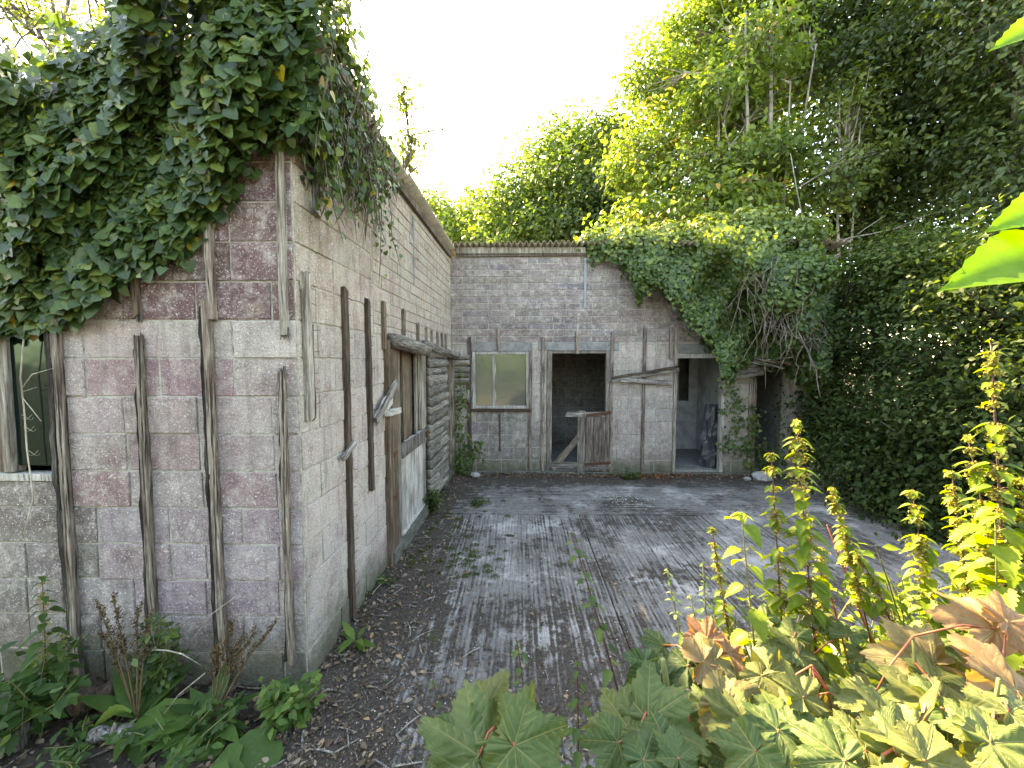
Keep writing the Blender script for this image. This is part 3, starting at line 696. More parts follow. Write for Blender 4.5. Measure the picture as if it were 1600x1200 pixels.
bar('brace', (xb(863), YC-.0, bz(731)), (xb(908), YC-.0, bz(676)), .11, .026, M_BATTEN, dr, nrm=NF, ragged=(.0, .0), jw=.004)
bar('strap_hinge', (xb(915), YD-.004, bz(648)), (xb(953), YD-.004, bz(643)), .05, .008, M_RUST, dr, nrm=NF)
bar('strap_hinge', (xb(912), YD-.004, bz(723)), (xb(953), YD-.004, bz(720)), .04, .008, M_RUST, dr, nrm=NF)
# door 2
ex0, ex1, ez1 = BX0+o_d2[0], BX0+o_d2[1], o_d2[3]
MB().box(ex1-.06, ex1-.004, YB-.03, YB+.07, .0, bz(612), .004).build('door_post', M_PALE, bld, bev=.004)
MB().box(ex0+.004, ex1-.004, YB-.02, YB+.06, ez1-.085, ez1-.006, .004).build('door_head', M_PALE, bld, bev=.004)
# rotten beam end in the ivy and debris over the far opening
bar('beam_end', (xb(1139), YB-.10, bz(581)), (xb(1178), YB-.10, bz(579)), .19, .12, M_ROT, nrm=NF, ragged=(.03, .03), jw=.012)
for i in range(14):
    a = P(1180+random.uniform(-5, 30), 560+random.uniform(0, 14), YB-.1-random.uniform(0, .4)); b = a+Vector((random.uniform(.15, .5), random.uniform(-.3, .1), random.uniform(-.12, .05)))
    bar('roof_debris', a, b, random.uniform(.02, .06), .015, random.choice((M_ROT, M_DARKB, M_RUST, M_BATTEN)), nrm=Vector((0, -.3, 1)), ragged=(.03, .03), jw=.006)
# rooms behind the back wall
ibox('inner_partition', 2.42, 2.52, YB+.21, 9.3, 0, 3.6, M_INT)
ibox('inner_partition', 3.92, 4.02, YB+.21, 9.3, 0, 3.6, M_WHITEW)
# whitewash on the left face of room two
ibox('plaster_skin', 2.521, 2.53, YB+.211, 9.1, .03, 3.2, M_WHITEW)
ibox('plaster_skin', 2.531, 2.86, 8.78, 8.79, .03, 3.2, M_WHITEW); ibox('plaster_skin', 2.861, 3.50, 8.78, 8.79, 0.03, 3.2, M_WHITEW)
ibox('plaster_skin', 3.72, 3.915, 8.78, 8.79, .03, 3.2, M_WHITEW); ibox('plaster_skin', 3.501, 3.719, 8.78, 8.79, .03, 1.1, M_WHITEW); ibox('plaster_skin', 3.501, 3.719, 8.78, 8.79, 2.05, 3.2, M_WHITEW)
def colI(u, z): return jit((.27, .27, .27), .04)
blockwall('inner_wall', (-1.4, 9.2, 0), UX, NF, 3.8, 3.4, [], [(0, 3.8, 0, 3.4, .2255, .45)], colI, .1)
ibox('inner_wall', 2.4, 5.4, 9.35, 9.45, 0, 3.5, M_INT); ibox('inner_wall', 5.3, 5.4, YB+.21, 9.34, 0, 3.6, M_INT)
ibox('floor', XB-.1, 5.4, YB+.2, 9.4, -.02, .03, M_CONC)
# inner wall seen through the far dark opening
ibox('inner_wall', 4.9, 5.0, YB+.21, 9.3, 0, 3.5, M_CONC)
# ---- roofs: corrugated sheets on a rafter plate
def corr(name, A, U, V, L, Wd, mat, pitch=.1, amp=.028, parent=None):
    n = int(L/pitch*8); v = []; f = []; Nn = U.cross(V).normalized(); A = Vector(A)
    for k, th in ((0, 0), (1, .008)):
        for i in range(n+1):
            u = L*i/n; h = amp*math.sin(u/pitch*2*math.pi)+th
            for s in (0, 1): v.append(A+U*u+V*(Wd*s)+Nn*h)
    m = 2*(n+1)
    for i in range(n):
        a = 2*i; f += [(a, a+1, a+3, a+2), (m+a, m+a+2, m+a+3, m+a+1), (a, a+2, m+a+2, m+a), (a+1, m+a+1, m+a+3, a+3)]
    return mk(name, v, f, mat, bld, smooth=True)
sl = R(16)
ez = 3.90
eA = Vector((XF+.13*SN.x+.0, YF+.12, ez)); VV = (Vector((-math.cos(sl), 0, -math.sin(sl))))
L1 = YB-YF-.25
for i in range(5):
    seg_ = L1/5; corr('roof_sheet', eA+SU*(seg_*i)+Vector((random.uniform(-.02, .015), 0, .007*(i % 2))), SU, VV, seg_+.02, 3.6, M_SHEET)
sbox('wall_plate', .4, SL-.02, .004, .05, 3.745, 3.83, M_BATTEN, j=.006)
fz = bz(385)
MB().box(XB+.12, xb(912), YB-.05, YB-.01, zt-.005, fz-.02, .006).build('fascia_board', M_FRAME, bld, bev=.004)
MB().box(XB+.12, xb(912), YB-.06, YB-.052, zt+.005, zt+.04, .004).build('fascia_board', M_DARKB, bld)
for i in range(4):
    Lx = (BX1+.2-XB)/4; corr('roof_sheet', Vector((XB-.1+Lx*i+.03*i*0, YB-.16, fz+.02+.007*(i % 2))), Vector((1, 0, 0)), Vector((0, math.cos(R(7)), -math.sin(R(7)))), Lx+.02, 3.0, M_SHEET)
ibox('ceiling_board', XB-.2, BX1, YB+.21, 9.4, 3.28, 3.30, M_INT)
ibox('ceiling_board', -4.6, XF-.21, YF+.21, 9.4, 3.22, 3.24, M_INT)
ibox('ceiling_board', XF-.2, XB-.21, YF+.21, 9.4, 3.22, 3.24, M_INT)

# ------------------------------------------------------------------ ivy
def inpoly(x, y, poly):
    c = False; j = len(poly)-1
    for i in range(len(poly)):
        xi, yi = poly[i]; xj, yj = poly[j]
        if (yi > y) != (yj > y) and x < (xj-xi)*(y-yi)/(yj-yi)+xi: c = not c
        j = i
    return c
class Leafbag:
    def __init__(s): s.p = []; s.n = []; s.t = []; s.s = []; s.c = []
    def add(s, p, n, t, sz, c): s.p.append(tuple(p)); s.n.append(tuple(n)); s.t.append(tuple(t)); s.s.append(sz); s.c.append(ru(.98, 1) if c > 1.5 else min(.96, max(0, c)))
    def build(s, name, tm, mat, parent=None): return leaves(name, tm, np.array(s.p), np.array(s.n), np.array(s.t), np.array(s.s), np.array(s.c), mat, parent)
gs = random.gauss; ru = random.uniform
ivy1 = thing('ivy', 'large-leaved dark green ivy heaped over the front wall, corner and roof edge', 'ivy', (-2.4, YF-.05, 0))
bag = Leafbag()
polyF = [(-60, 525), (40, 512), (105, 500), (150, 478), (190, 462), (215, 425), (250, 418), (292, 392), (325, 345), (345, 318), (380, 292), (400, 262), (440, 232), (470, 215), (500, 215), (500, -120), (300, -120), (280, 10), (200, 55), (120, 110), (60, 160), (0, 165), (-60, 165)]
pf = [(P(a, b, YF).x, P(a, b, YF).z) for a, b in polyF]
xs = [q[0] for q in pf]; zs = [q[1] for q in pf]
n_ = 0
def lumps(x, z): return .10+.07*math.sin(x*4.1+z*2.3)+.05*math.sin(x*9+1.3-z*7)+.03*math.sin(x*17-z*13)
while n_ < 10500:
    x = ru(min(xs), max(xs)); z = ru(min(zs), max(zs))
    if not inpoly(x+gs(0, .03), z+gs(0, .04), pf): continue
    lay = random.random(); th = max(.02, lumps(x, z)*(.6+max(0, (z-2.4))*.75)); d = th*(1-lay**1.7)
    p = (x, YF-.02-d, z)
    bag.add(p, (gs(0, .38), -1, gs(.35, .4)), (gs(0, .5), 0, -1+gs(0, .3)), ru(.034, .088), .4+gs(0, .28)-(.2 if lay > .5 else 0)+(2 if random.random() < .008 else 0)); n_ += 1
# crown of the ivy over the corner and the yard side
n_ = 0
blobs = [((-1.75, 2.75, 4.05), (.65, .55, .42)), ((-1.38, 2.72, 3.85), (.27, .5, .36)), ((-1.30, 3.15, 3.98), (.17, .45, .25)), ((-2.45, 2.75, 3.75), (.75, .5, .30)), ((-3.4, 2.7, 3.33), (.8, .5, .25)), ((-1.6, 2.6, 4.5), (.6, .45, .25)), ((-4.1, 2.8, 3.2), (.7, .6, .3)), ((-2.95, 2.6, 3.5), (.5, .4, .25))]
wts = [b[1][0]*b[1][1]+b[1][0]*b[1][2] for b in blobs]
while n_ < 9000:
    c, r = random.choices(blobs, wts)[0]
    d = Vector((gs(0, 1), gs(0, 1), gs(0, 1))).normalized(); k = ru(.72, 1.05)*(1+.12*math.sin(d.x*7+d.z*5))
    p = Vector((c[0]+d.x*r[0]*k, c[1]+d.y*r[1]*k, c[2]+d.z*r[2]*k))
    bag.add(p, d+Vector((gs(0, .4), gs(0, .4), gs(.2, .4))), (gs(0, .5), gs(0, .5), -1), ru(.04, .08), .4+gs(0, .25)); n_ += 1
# fringe hanging on the yard side, plus runners
stems = MB()
for i in range(115):
    u = ru(.0, 1.25) if i > 25 else ru(0, .55); zt_ = ru(3.35, 3.95)-(.0 if u > .2 else .15); L = ru(.1, .5)*(1.25-u*.35)
    if i % 26 == 0: L = ru(.6, .9)
    p = A_+SU*u+SN*ru(.03, .22)+Vector((0, 0, zt_)); q = p+Vector((ru(-.1, .1), ru(-.15, .15), -L)); pts = wander(p, q, 7, .10)
    stems.tube(pts, [.0035]*7+[.001], 4)
    for k in range(int(L/.022)):
        s = k/(L/.022); a = pts[min(6, int(s*7))].lerp(pts[min(7, int(s*7)+1)], s*7-int(s*7))
        if random.random() < (1.0-s*.45): bag.add(a+Vector((gs(0, .03), gs(0, .03), gs(0, .02))), SN+Vector((gs(0, .5), gs(0, .5), gs(.2, .4))), (gs(0, .6), gs(0, .6), -1), ru(.025, .062), .45+gs(0, .25)+(2 if random.random() < .03 else 0))
for i in range(26):                                    # bare woody runners
    p = A_+SU*ru(.1, 1.2)+SN*ru(.05, .3)+Vector((0, 0, ru(3.6, 4.2))); q = A_+SU*ru(.2, 1.3)+SN*ru(.01, .06)+Vector((0, 0, ru(2.85, 3.5)))
    stems.tube(wander(p, q, 9, .16), [ru(.002, .007)]*9+[.001], 5)
for i in range(40):                                    # stems showing among the front leaves
    k = random.choice(pf[:13]); p = Vector((k[0]-ru(0, .5), YF-.05, k[1]+ru(.2, .9))); q = Vector((k[0]+ru(-.1, .1), YF-.015, k[1]+ru(-.05, .1)))
    stems.tube(wander(p, q, 7, .12), [ru(.002, .006)]*7+[.001], 4)
for i in range(60):                                    # bare twigs standing off the top
    x = ru(-4, -1.2); p = Vector((x, ru(2.3, 3.2), 3.6+(x+4)*.25)); q = p+Vector((ru(-.5, .3), ru(-.2, .3), ru(.25, .75)))
    stems.tube(wander(p, q, 6, .15), [.005]*6+[.001], 4)
    if i % 2: 
        for _ in range(8): bag.add(q.lerp(p, ru(0, .6))+Vector((gs(0, .05), gs(0, .05), gs(0, .05))), (gs(0, 1), gs(-.5, 1), gs(.3, 1)), (gs(0, .6), gs(0, .6), -.6), ru(.03, .055), .6+gs(0, .2))
bag.build('foliage', T_IVY, L_IVYD, ivy1); stems.build('stems', M_VINE, ivy1, smooth=True)

ivy2 = thing('ivy', 'bushy ivy tumbling over the right end of the far wall, sunlit along its top', 'ivy', (3.4, YB-.1, 0))
bag = Leafbag(); stems = MB()
polyB = [(898, 384), (930, 398), (975, 410), (990, 440), (1000, 470), (1012, 440), (1040, 452), (1065, 480), (1085, 505), (1105, 530), (1126, 560), (1130, 590), (1138, 600), (1148, 570), (1180, 560), (1215, 570), (1290, 620), (1300, 480), (1285, 380), (1240, 345), (1150, 340), (1080, 362), (1000, 358), (930, 345), (905, 368)]
pb_ = [(P(a, b, YB).x, P(a, b, YB).z) for a, b in polyB]
xs = [q[0] for q in pb_]; zs = [q[1] for q in pb_]; n_ = 0
while n_ < 17000:
    x = ru(min(xs), max(xs)); z = ru(min(zs), max(zs))
    if not inpoly(x+gs(0, .05), z+gs(0, .06), pb_): continue
    inner = min(1, max(.12, (x-1.1)/2.4)); th = (.10+inner*.55)*(.8+.45*math.sin(x*3.1+z*2.1)+.25*math.sin(x*7.3-z*5.7)); th = max(.05, th)
    top = max(0, z-3.7); lay = random.random(); d = th*(1-lay**2)
    sc = (YB-d)/YB; xw = x*sc; zw = H+(z-H)*sc
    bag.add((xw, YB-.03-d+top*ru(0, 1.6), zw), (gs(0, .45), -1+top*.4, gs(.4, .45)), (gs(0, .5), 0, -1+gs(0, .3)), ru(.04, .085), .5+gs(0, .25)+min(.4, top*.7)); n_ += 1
for (a, b, Yc, rr) in ((930, 385, 7.2, .35), (985, 375, 7.3, .4), (1045, 372, 7.4, .45), (1110, 365, 7.4, .5), (1180, 355, 7.3, .55), (1240, 370, 7.1, .55), (1250, 430, 6.5, .5), (1215, 470, 6.4, .45)):
    c = P(a, b, Yc)
    for _ in range(1300):
        d = Vector((gs(0, 1), gs(0, 1), gs(0, 1))).normalized(); p = c+Vector((d.x*rr, d.y*rr, d.z*rr*.65))*ru(.6, 1.08)
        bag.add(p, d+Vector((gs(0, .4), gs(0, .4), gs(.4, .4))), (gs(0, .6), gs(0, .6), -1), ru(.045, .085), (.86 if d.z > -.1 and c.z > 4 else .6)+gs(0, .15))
for i in range(30):                                     # pier and reveal
    a = ru(1128, 1180); b = ru(600, 745); c = P(a, b, YB-.04)
    for _ in range(14): bag.add(c+Vector((gs(0, .06), -abs(gs(0, .05)), gs(0, .08))), (gs(0, .5), -1, gs(.3, .4)), (gs(0, .5), 0, -1), ru(.03, .06), .5+gs(0, .25))
for i in range(26):                                     # sprays outlining the lower edge
    k = pb_[random.randint(1, 11)]; p = Vector((k[0], YB-.05, k[1]+.1)); q = Vector((k[0]+ru(-.15, .12), YB-.03, k[1]-ru(.05, .3))); stems.tube(wander(p, q, 5, .15), [.004]*5+[.001], 4)
    for _ in range(9): bag.add(p.lerp(q, ru(.2, 1))+Vector((gs(0, .03), gs(-.02, .02), gs(0, .03))), (gs(0, .5), -1, gs(.3, .4)), (gs(0, .5), 0, -1), ru(.035, .06), .5+gs(0, .25))
for i in range(42):                                    # tangle of bare brown stems hanging at the right
    p = P(ru(1180, 1275), ru(420, 510), 6.3); q = P(ru(1180, 1310), ru(500, 560)+ru(0, 90)*random.random(), 6.3-ru(0, .6)); stems.tube(wander(p, q, 10, .38), [ru(.003, .008)]*10+[.002], 4)
for i in range(30):
    p = P(ru(1120, 1250), ru(400, 480), 6.1); q = P(ru(1110, 1260), ru(480, 580), 6.3); stems.tube(wander(p, q, 8, .2), [ru(.003, .007)]*8+[.002], 4)
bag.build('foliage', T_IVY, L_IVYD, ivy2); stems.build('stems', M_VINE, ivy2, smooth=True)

# climber in the inner corner
ivc = thing('climbing_plant', 'thin leafy climber growing up the inner corner beside the narrow door', 'climber', G(716, 745))
bag = Leafbag(); stems = MB()
for (a, b, c, d) in ((722, 742, 716, 610), (718, 742, 722, 575), (712, 742, 730, 680), (724, 742, 748, 690)):
    pts = wander(P(a, b, YB-.15), P(c, d, YB-.10), 8, .08); stems.tube(pts, [.008]*8+[.002], 5)
    for i in range(110):
        s = ru(0, .999)*8; p = pts[int(s)].lerp(pts[int(s)+1], s % 1); bag.add(p+Vector((gs(0, .07), gs(-.03, .05), gs(0, .05))), (gs(0, .6), -1, gs(.4, .5)), (gs(0, .7), -.2, -.7), ru(.04, .075), .5+gs(0, .25))
bag.build('foliage', T_SIMPLE, L_PALER, ivc); stems.build('stems', M_VINE, ivc, smooth=True)
# dry tendril over the front pane
dv = thing('dry_vine', 'leafless pale vine dangling across the dark front window pane', 'vine', P(45, 520, YF-.05))
m = MB(); pts = [P(a, b, YF-.04) for a, b in ((40, 500), (36, 540), (32, 590), (38, 640), (42, 700), (50, 760), (52, 780), (44, 810), (36, 838))]
m.tube(pts, [.004]*8+[.002], 5); m.tube([P(36, 605, YF-.05), P(50, 585, YF-.07), P(84, 575, YF-.05)], [.003, .003, .001], 4); m.tube([P(34, 620, YF-.04), P(50, 640, YF-.06), P(64, 658, YF-.05)], .0025, 4); m.tube([P(36, 612, YF-.04), P(48, 608, YF-.07), P(58, 605, YF-.05)], .002, 4)
for cx_, cy_ in ((42, 652), (46, 670), (52, 708)):
    m.tube([P(cx_+10*math.cos(t*.5)*(1-t*.02), cy_+4*math.sin(t*.9), YF-.04-.015*math.sin(t*.5)) for t in range(14)], .0012, 3)
m.build('stems', M_DRYV, dv, smooth=True)

# ------------------------------------------------------------------ trees
def tree(name, label, base, blobs, ncl, per, leafs, mat, bark, seed, trunks=None, tm=T_SIMPLE, csp=.3, group=None, r0=.12, twigs=.5, tb=.5, cat='tree', limbs=True, flat=.6, shell=.5):
    random.seed(seed); g = np.random.default_rng(seed); base = Vector(base)
    t = thing(name, label, cat, base, group); m = MB()
    trunks = trunks or [(base, Vector(blobs[0][0]), r0)]
    tl = []
    for a, b, r in trunks:
        pts = wander(a, b, 9, .06); m.tube(pts, [r*(1-.75*i/9) for i in range(10)], 8); tl.append((pts, r))
    cen = []; cn = []
    vol = np.array([b[1][0]*b[1][1]*b[1][2] for b in blobs])**.75; vol /= vol.sum()
    idx = g.choice(len(blobs), ncl, p=vol)
    for i in idx:
        c, r = blobs[i]; d = g.normal(size=3); d /= np.linalg.norm(d); k = (shell+(1.04-shell)*g.random())*(1+.16*math.sin(d[0]*5+i)+.12*math.sin(d[2]*9+i*2))
        cen.append(np.array(c)+d*np.array(r)*k); cn.append(d)
    cen = np.array(cen); cn = np.array(cn)
    if limbs:
        for bi, (c, r) in enumerate(blobs):
            pts, rr = tl[bi % len(tl)]; s = pts[int(len(pts)*.45)] if bi else pts[4]
            s = min(pts[2:], key=lambda q: (q-(Vector(c)-Vector((0, 0, r[2]*1.1)))).length+(2 if q.z > c[2]-r[2]*.5 else 0)); lm = wander(s, c, 6, .12); m.tube(lm, [rr*.45*(1-.7*i/6) for i in range(7)], 6)
            mem = np.where(idx == bi)[0]
            for q in mem[:int(len(mem)*twigs)]:
                st = lm[random.randint(2, 6)]; m.tube(wander(st, Vector(cen[q]), 4, .12), [.022, .016, .011, .008, .003], 4)
    m.build('trunk', bark, t, smooth=True)
    N = ncl*per; rep = np.repeat(np.arange(ncl), per)
    off = g.normal(size=(N, 3))*csp*np.array([1, 1, flat]); pos = cen[rep]+off; nr = cn[rep]*.7+g.normal(size=(N, 3))*.55+np.array([0, 0, .55]); tp = cn[rep]+g.normal(size=(N, 3))*.7+np.array([0, 0, -.45])
    shade = g.normal(tb, .16, ncl)[rep]+g.normal(0, .13, N)
    leaves('crown', tm, pos, nr, tp, g.uniform(.65, 1.25, N)*leafs, np.clip(shade, 0, 1), mat, t)
    return t
def B(px, py, Y, rx, rz, ry=None): p = P(px, py, Y); return (tuple(p), (rx, ry or rx, rz))
def gp(px, Y): p = P(px, 600, Y); return Vector((p.x, Y, -.03))
# sunlit multi-stem ash behind the ivy
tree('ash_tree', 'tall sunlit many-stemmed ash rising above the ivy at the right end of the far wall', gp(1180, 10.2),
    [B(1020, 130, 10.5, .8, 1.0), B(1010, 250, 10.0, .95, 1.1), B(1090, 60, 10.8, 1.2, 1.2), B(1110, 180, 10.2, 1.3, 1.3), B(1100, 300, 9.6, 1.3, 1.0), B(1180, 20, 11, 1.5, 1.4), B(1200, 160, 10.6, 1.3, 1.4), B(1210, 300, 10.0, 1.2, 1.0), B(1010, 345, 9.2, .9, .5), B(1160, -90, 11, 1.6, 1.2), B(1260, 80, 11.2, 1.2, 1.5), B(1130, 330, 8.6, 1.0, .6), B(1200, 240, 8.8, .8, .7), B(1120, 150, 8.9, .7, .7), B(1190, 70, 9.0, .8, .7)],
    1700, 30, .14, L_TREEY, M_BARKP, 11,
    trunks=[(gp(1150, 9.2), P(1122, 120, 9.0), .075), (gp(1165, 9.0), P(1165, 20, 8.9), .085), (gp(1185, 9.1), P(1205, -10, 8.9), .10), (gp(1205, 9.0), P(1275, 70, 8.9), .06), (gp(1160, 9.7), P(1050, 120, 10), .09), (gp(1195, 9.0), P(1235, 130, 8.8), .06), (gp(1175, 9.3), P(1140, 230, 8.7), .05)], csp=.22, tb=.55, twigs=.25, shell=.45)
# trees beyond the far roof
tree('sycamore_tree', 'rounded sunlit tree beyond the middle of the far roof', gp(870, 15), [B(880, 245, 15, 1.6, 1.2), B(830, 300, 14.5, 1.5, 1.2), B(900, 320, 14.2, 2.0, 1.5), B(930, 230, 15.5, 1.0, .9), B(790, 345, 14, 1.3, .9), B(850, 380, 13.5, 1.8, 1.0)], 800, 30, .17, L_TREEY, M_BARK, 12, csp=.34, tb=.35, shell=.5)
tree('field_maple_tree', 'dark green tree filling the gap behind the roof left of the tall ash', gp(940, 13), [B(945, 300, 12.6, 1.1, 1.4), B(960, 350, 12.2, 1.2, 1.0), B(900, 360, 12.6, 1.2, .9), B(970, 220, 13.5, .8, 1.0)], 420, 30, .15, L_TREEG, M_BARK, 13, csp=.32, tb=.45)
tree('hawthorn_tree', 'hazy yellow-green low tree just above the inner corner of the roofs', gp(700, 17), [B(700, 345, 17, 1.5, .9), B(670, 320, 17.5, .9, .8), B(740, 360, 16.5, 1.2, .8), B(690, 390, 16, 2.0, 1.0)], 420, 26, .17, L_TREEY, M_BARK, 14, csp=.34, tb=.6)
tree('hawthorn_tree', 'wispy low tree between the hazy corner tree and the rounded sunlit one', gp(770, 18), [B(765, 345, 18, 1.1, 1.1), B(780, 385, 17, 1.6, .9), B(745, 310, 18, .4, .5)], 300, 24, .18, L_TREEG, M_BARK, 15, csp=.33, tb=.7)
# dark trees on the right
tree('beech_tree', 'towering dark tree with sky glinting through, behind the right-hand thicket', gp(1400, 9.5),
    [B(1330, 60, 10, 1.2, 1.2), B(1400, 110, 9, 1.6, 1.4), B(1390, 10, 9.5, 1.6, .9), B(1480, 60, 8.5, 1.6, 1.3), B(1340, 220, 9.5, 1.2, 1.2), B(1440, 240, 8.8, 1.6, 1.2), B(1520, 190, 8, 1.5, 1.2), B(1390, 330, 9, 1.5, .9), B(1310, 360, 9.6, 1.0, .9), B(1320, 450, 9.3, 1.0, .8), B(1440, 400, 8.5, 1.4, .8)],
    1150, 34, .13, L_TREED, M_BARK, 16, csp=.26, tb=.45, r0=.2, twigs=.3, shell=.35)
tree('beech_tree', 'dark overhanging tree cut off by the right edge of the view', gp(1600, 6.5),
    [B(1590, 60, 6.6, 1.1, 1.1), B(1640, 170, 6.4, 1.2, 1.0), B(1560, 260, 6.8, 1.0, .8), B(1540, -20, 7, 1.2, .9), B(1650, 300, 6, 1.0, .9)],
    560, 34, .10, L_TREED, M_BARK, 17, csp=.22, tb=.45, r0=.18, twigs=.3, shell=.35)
tree('elder_tree', 'slender young tree with bare pale twigs right of the ash, in half shade', gp(1310, 8.2), [B(1330, 180, 8.2, .45, .8), B(1310, 280, 8, .5, .6), B(1350, 240, 8, .45, .5)], 110, 24, .11, L_TREEG, M_BARKP, 18, csp=.2, tb=.85,
    trunks=[(gp(1310, 8.2), P(1312, 150, 8.2), .045), (gp(1315, 8.2), P(1345, 190, 8), .04), (gp(1300, 8), P(1235, 240, 8), .03)], twigs=.9)
bb = thing('dead_branch', 'thin bare branch reaching right out of the ivy mound towards the dark trees', 'branch', P(1290, 365, 7)); m = MB()
m.tube(wander(P(1300, 375, 7), P(1420, 352, 6.8), 6, .06), [.012]*6+[.005], 5); m.tube(wander(P(1400, 356, 6.8), P(1492, 322, 6.8), 4, .05), [.006]*4+[.002], 5); m.tube(wander(P(1340, 366, 6.9), P(1385, 335, 6.9), 4, .08), [.006]*4+[.002], 5)
m.build('wood', M_BARKP, bb, smooth=True)
# thicket along the right of the yard: each shrub a thing
shr = [('broad dark shrub at the far right corner of the yard, beside the collapsed opening', 1290, 7.0, [B(1310, 560, 6.9, .75, .8), B(1300, 650, 6.9, .55, .7), B(1320, 660, 6.4, .7, .8), B(1310, 480, 7.2, .8, .7)], 1),
       ('tall bramble thicket in the middle of the right-hand hedge', 1380, 6.4, [B(1370, 520, 6.4, .9, .8), B(1385, 620, 5.9, .8, .8), B(1370, 720, 5.6, .7, .6), B(1400, 420, 6.8, .9, .7)], 2),
       ('lighter green elder bush with sunlit tips above the hedge', 1450, 6.2, [B(1440, 410, 6.2, .7, .5), B(1480, 450, 5.8, .7, .6), B(1420, 470, 6.2, .6, .5)], 3),
       ('dense shrub nearest the camera in the right-hand hedge', 1480, 5.0, [B(1470, 560, 5.3, .7, .7), B(1490, 660, 4.9, .65, .7), B(1500, 760, 4.7, .6, .55), B(1440, 700, 5.2, .6, .6)], 4),
       ('dark leafy shrub running off the right edge of the view', 1590, 4.4, [B(1570, 480, 4.7, .6, .6), B(1610, 580, 4.3, .6, .6), B(1600, 700, 4.1, .6, .6), B(1620, 400, 4.6, .6, .5), B(1600, 820, 4.0, .5, .5)], 5),
       ('low weedy shrub spilling onto the edge of the concrete', 1430, 5.0, [B(1340, 740, 5.6, .4, .35), B(1400, 790, 5.1, .45, .3), B(1460, 830, 4.6, .5, .3), B(1280, 700, 6.2, .35, .4)], 6)]
for lab, px, Y, bl, sd_ in shr:
    tree('hedge_shrub', lab, gp(px, Y), bl, 420 if sd_ != 6 else 200, 30, .075, L_SHRUB, M_BARK, 30+sd_, csp=.16, tb=.45 if sd_ != 3 else .8, r0=.05, twigs=.4, cat='shrub', group='shrubs in the thicket right of the yard', shell=.4)
# backlit scrubby tree over the ivy at upper left
tl_ = thing('scrub_tree', 'half-bare backlit tree with yellow leaves above the ivy at upper left', 'tree', gp(40, 6))
random.seed(55); m = MB(); bag = Leafbag()
for (a, b, c, d, r) in ((60, 300, -20, -60, .07), (75, 260, 120, -80, .06), (110, 240, 60, -80, .05), (140, 200, 190, -80, .045), (20, 280, -60, 0, .06), (190, 160, 300, -80, .04), (230, 160, 250, -90, .04)):
    Y = ru(5.2, 6.8); pts = wander(P(a, b, Y), P(c, d, Y+ru(-.5, .5)), 8, .10); pts = [gp(a, Y)+(pts[0]-gp(a, Y))*0]+pts; m.tube(pts, [r]+[r*(1-.8*i/8) for i in range(9)], 6)
    for i in range(46):
        s = ru(1.2, 8.5); p = pts[min(8, int(s))].lerp(pts[min(9-0, int(s)+1)] if int(s)+1 < len(pts) else pts[-1], s % 1); q = p+Vector((gs(0, .5), gs(0, .3), gs(.15, .35))); tw = wander(p, q, 5, .2); m.tube(tw, [.009, .008, .006, .004, .003, .001], 4)
        if random.random() < .75:
            for _ in range(13): bag.add(random.choice(tw[1:])+Vector((gs(0, .06), gs(0, .06), gs(0, .06))), (gs(0, 1), gs(-.4, 1), gs(.5, 1)), (gs(0, .6), gs(0, .6), -.5), ru(.05, .10), .7+gs(0, .25))
m.build('trunk', M_BARK, tl_, smooth=True); bag.build('crown', T_SIMPLE, L_TREEY, tl_)
tree('hazel_shrub', 'yellow-lit leafy shrub glowing behind the top of the ivy at upper left', gp(200, 5.6), [B(90, 90, 5.8, .5, .35), B(170, 40, 5.6, .55, .3), B(250, 15, 5.6, .5, .3), B(20, 130, 5.8, .4, .3), B(40, 20, 6.4, .7, .4), B(0, -20, 6, .5, .4)], 75, 18, .07, L_TREEY, M_BARK, 57, csp=.14, tb=.75, r0=.03, cat='shrub', shell=.1)
# thin spray above the side roof edge
tree('hazel_shrub', 'thin leafy spray poking above the corrugated edge of the side roof', Vector((-2.2, 5.2, -.03)), [B(640, 215, 5.0, .16, .22), B(628, 150, 4.6, .10, .15), B(668, 205, 5.4, .2, .08), B(645, 265, 5.6, .12, .12)], 44, 14, .06, L_TREED, M_BARK, 58, csp=.07, tb=.8, r0=.012, cat='shrub', shell=.1)
# trees behind the camera, mirrored in the panes
for i, (x, y, s, lab) in enumerate(((-5.5, -8, 1.0, 'broad tree behind the viewer, left'), (1, -11, 1.2, 'tall tree straight behind the viewer'), (6.5, -6, .9, 'bushy tree behind the viewer, right'))):
    tree('garden_tree', lab, (x, y, -.03), [((x, y, 4.0*s), (2.6*s, 2.0*s, 2.3*s)), ((x+1.8, y, 2.2*s), (2.1*s, 1.6*s, 1.6*s)), ((x-1.8, y+.3, 2.0*s), (2.1*s, 1.6*s, 1.7*s)), ((x, y, 6.4*s), (1.6*s, 1.6*s, 1.4*s))], 420, 18, .34, L_TREEG, M_BARK, 70+i, csp=.5, tm=T_DIA, tb=.5)

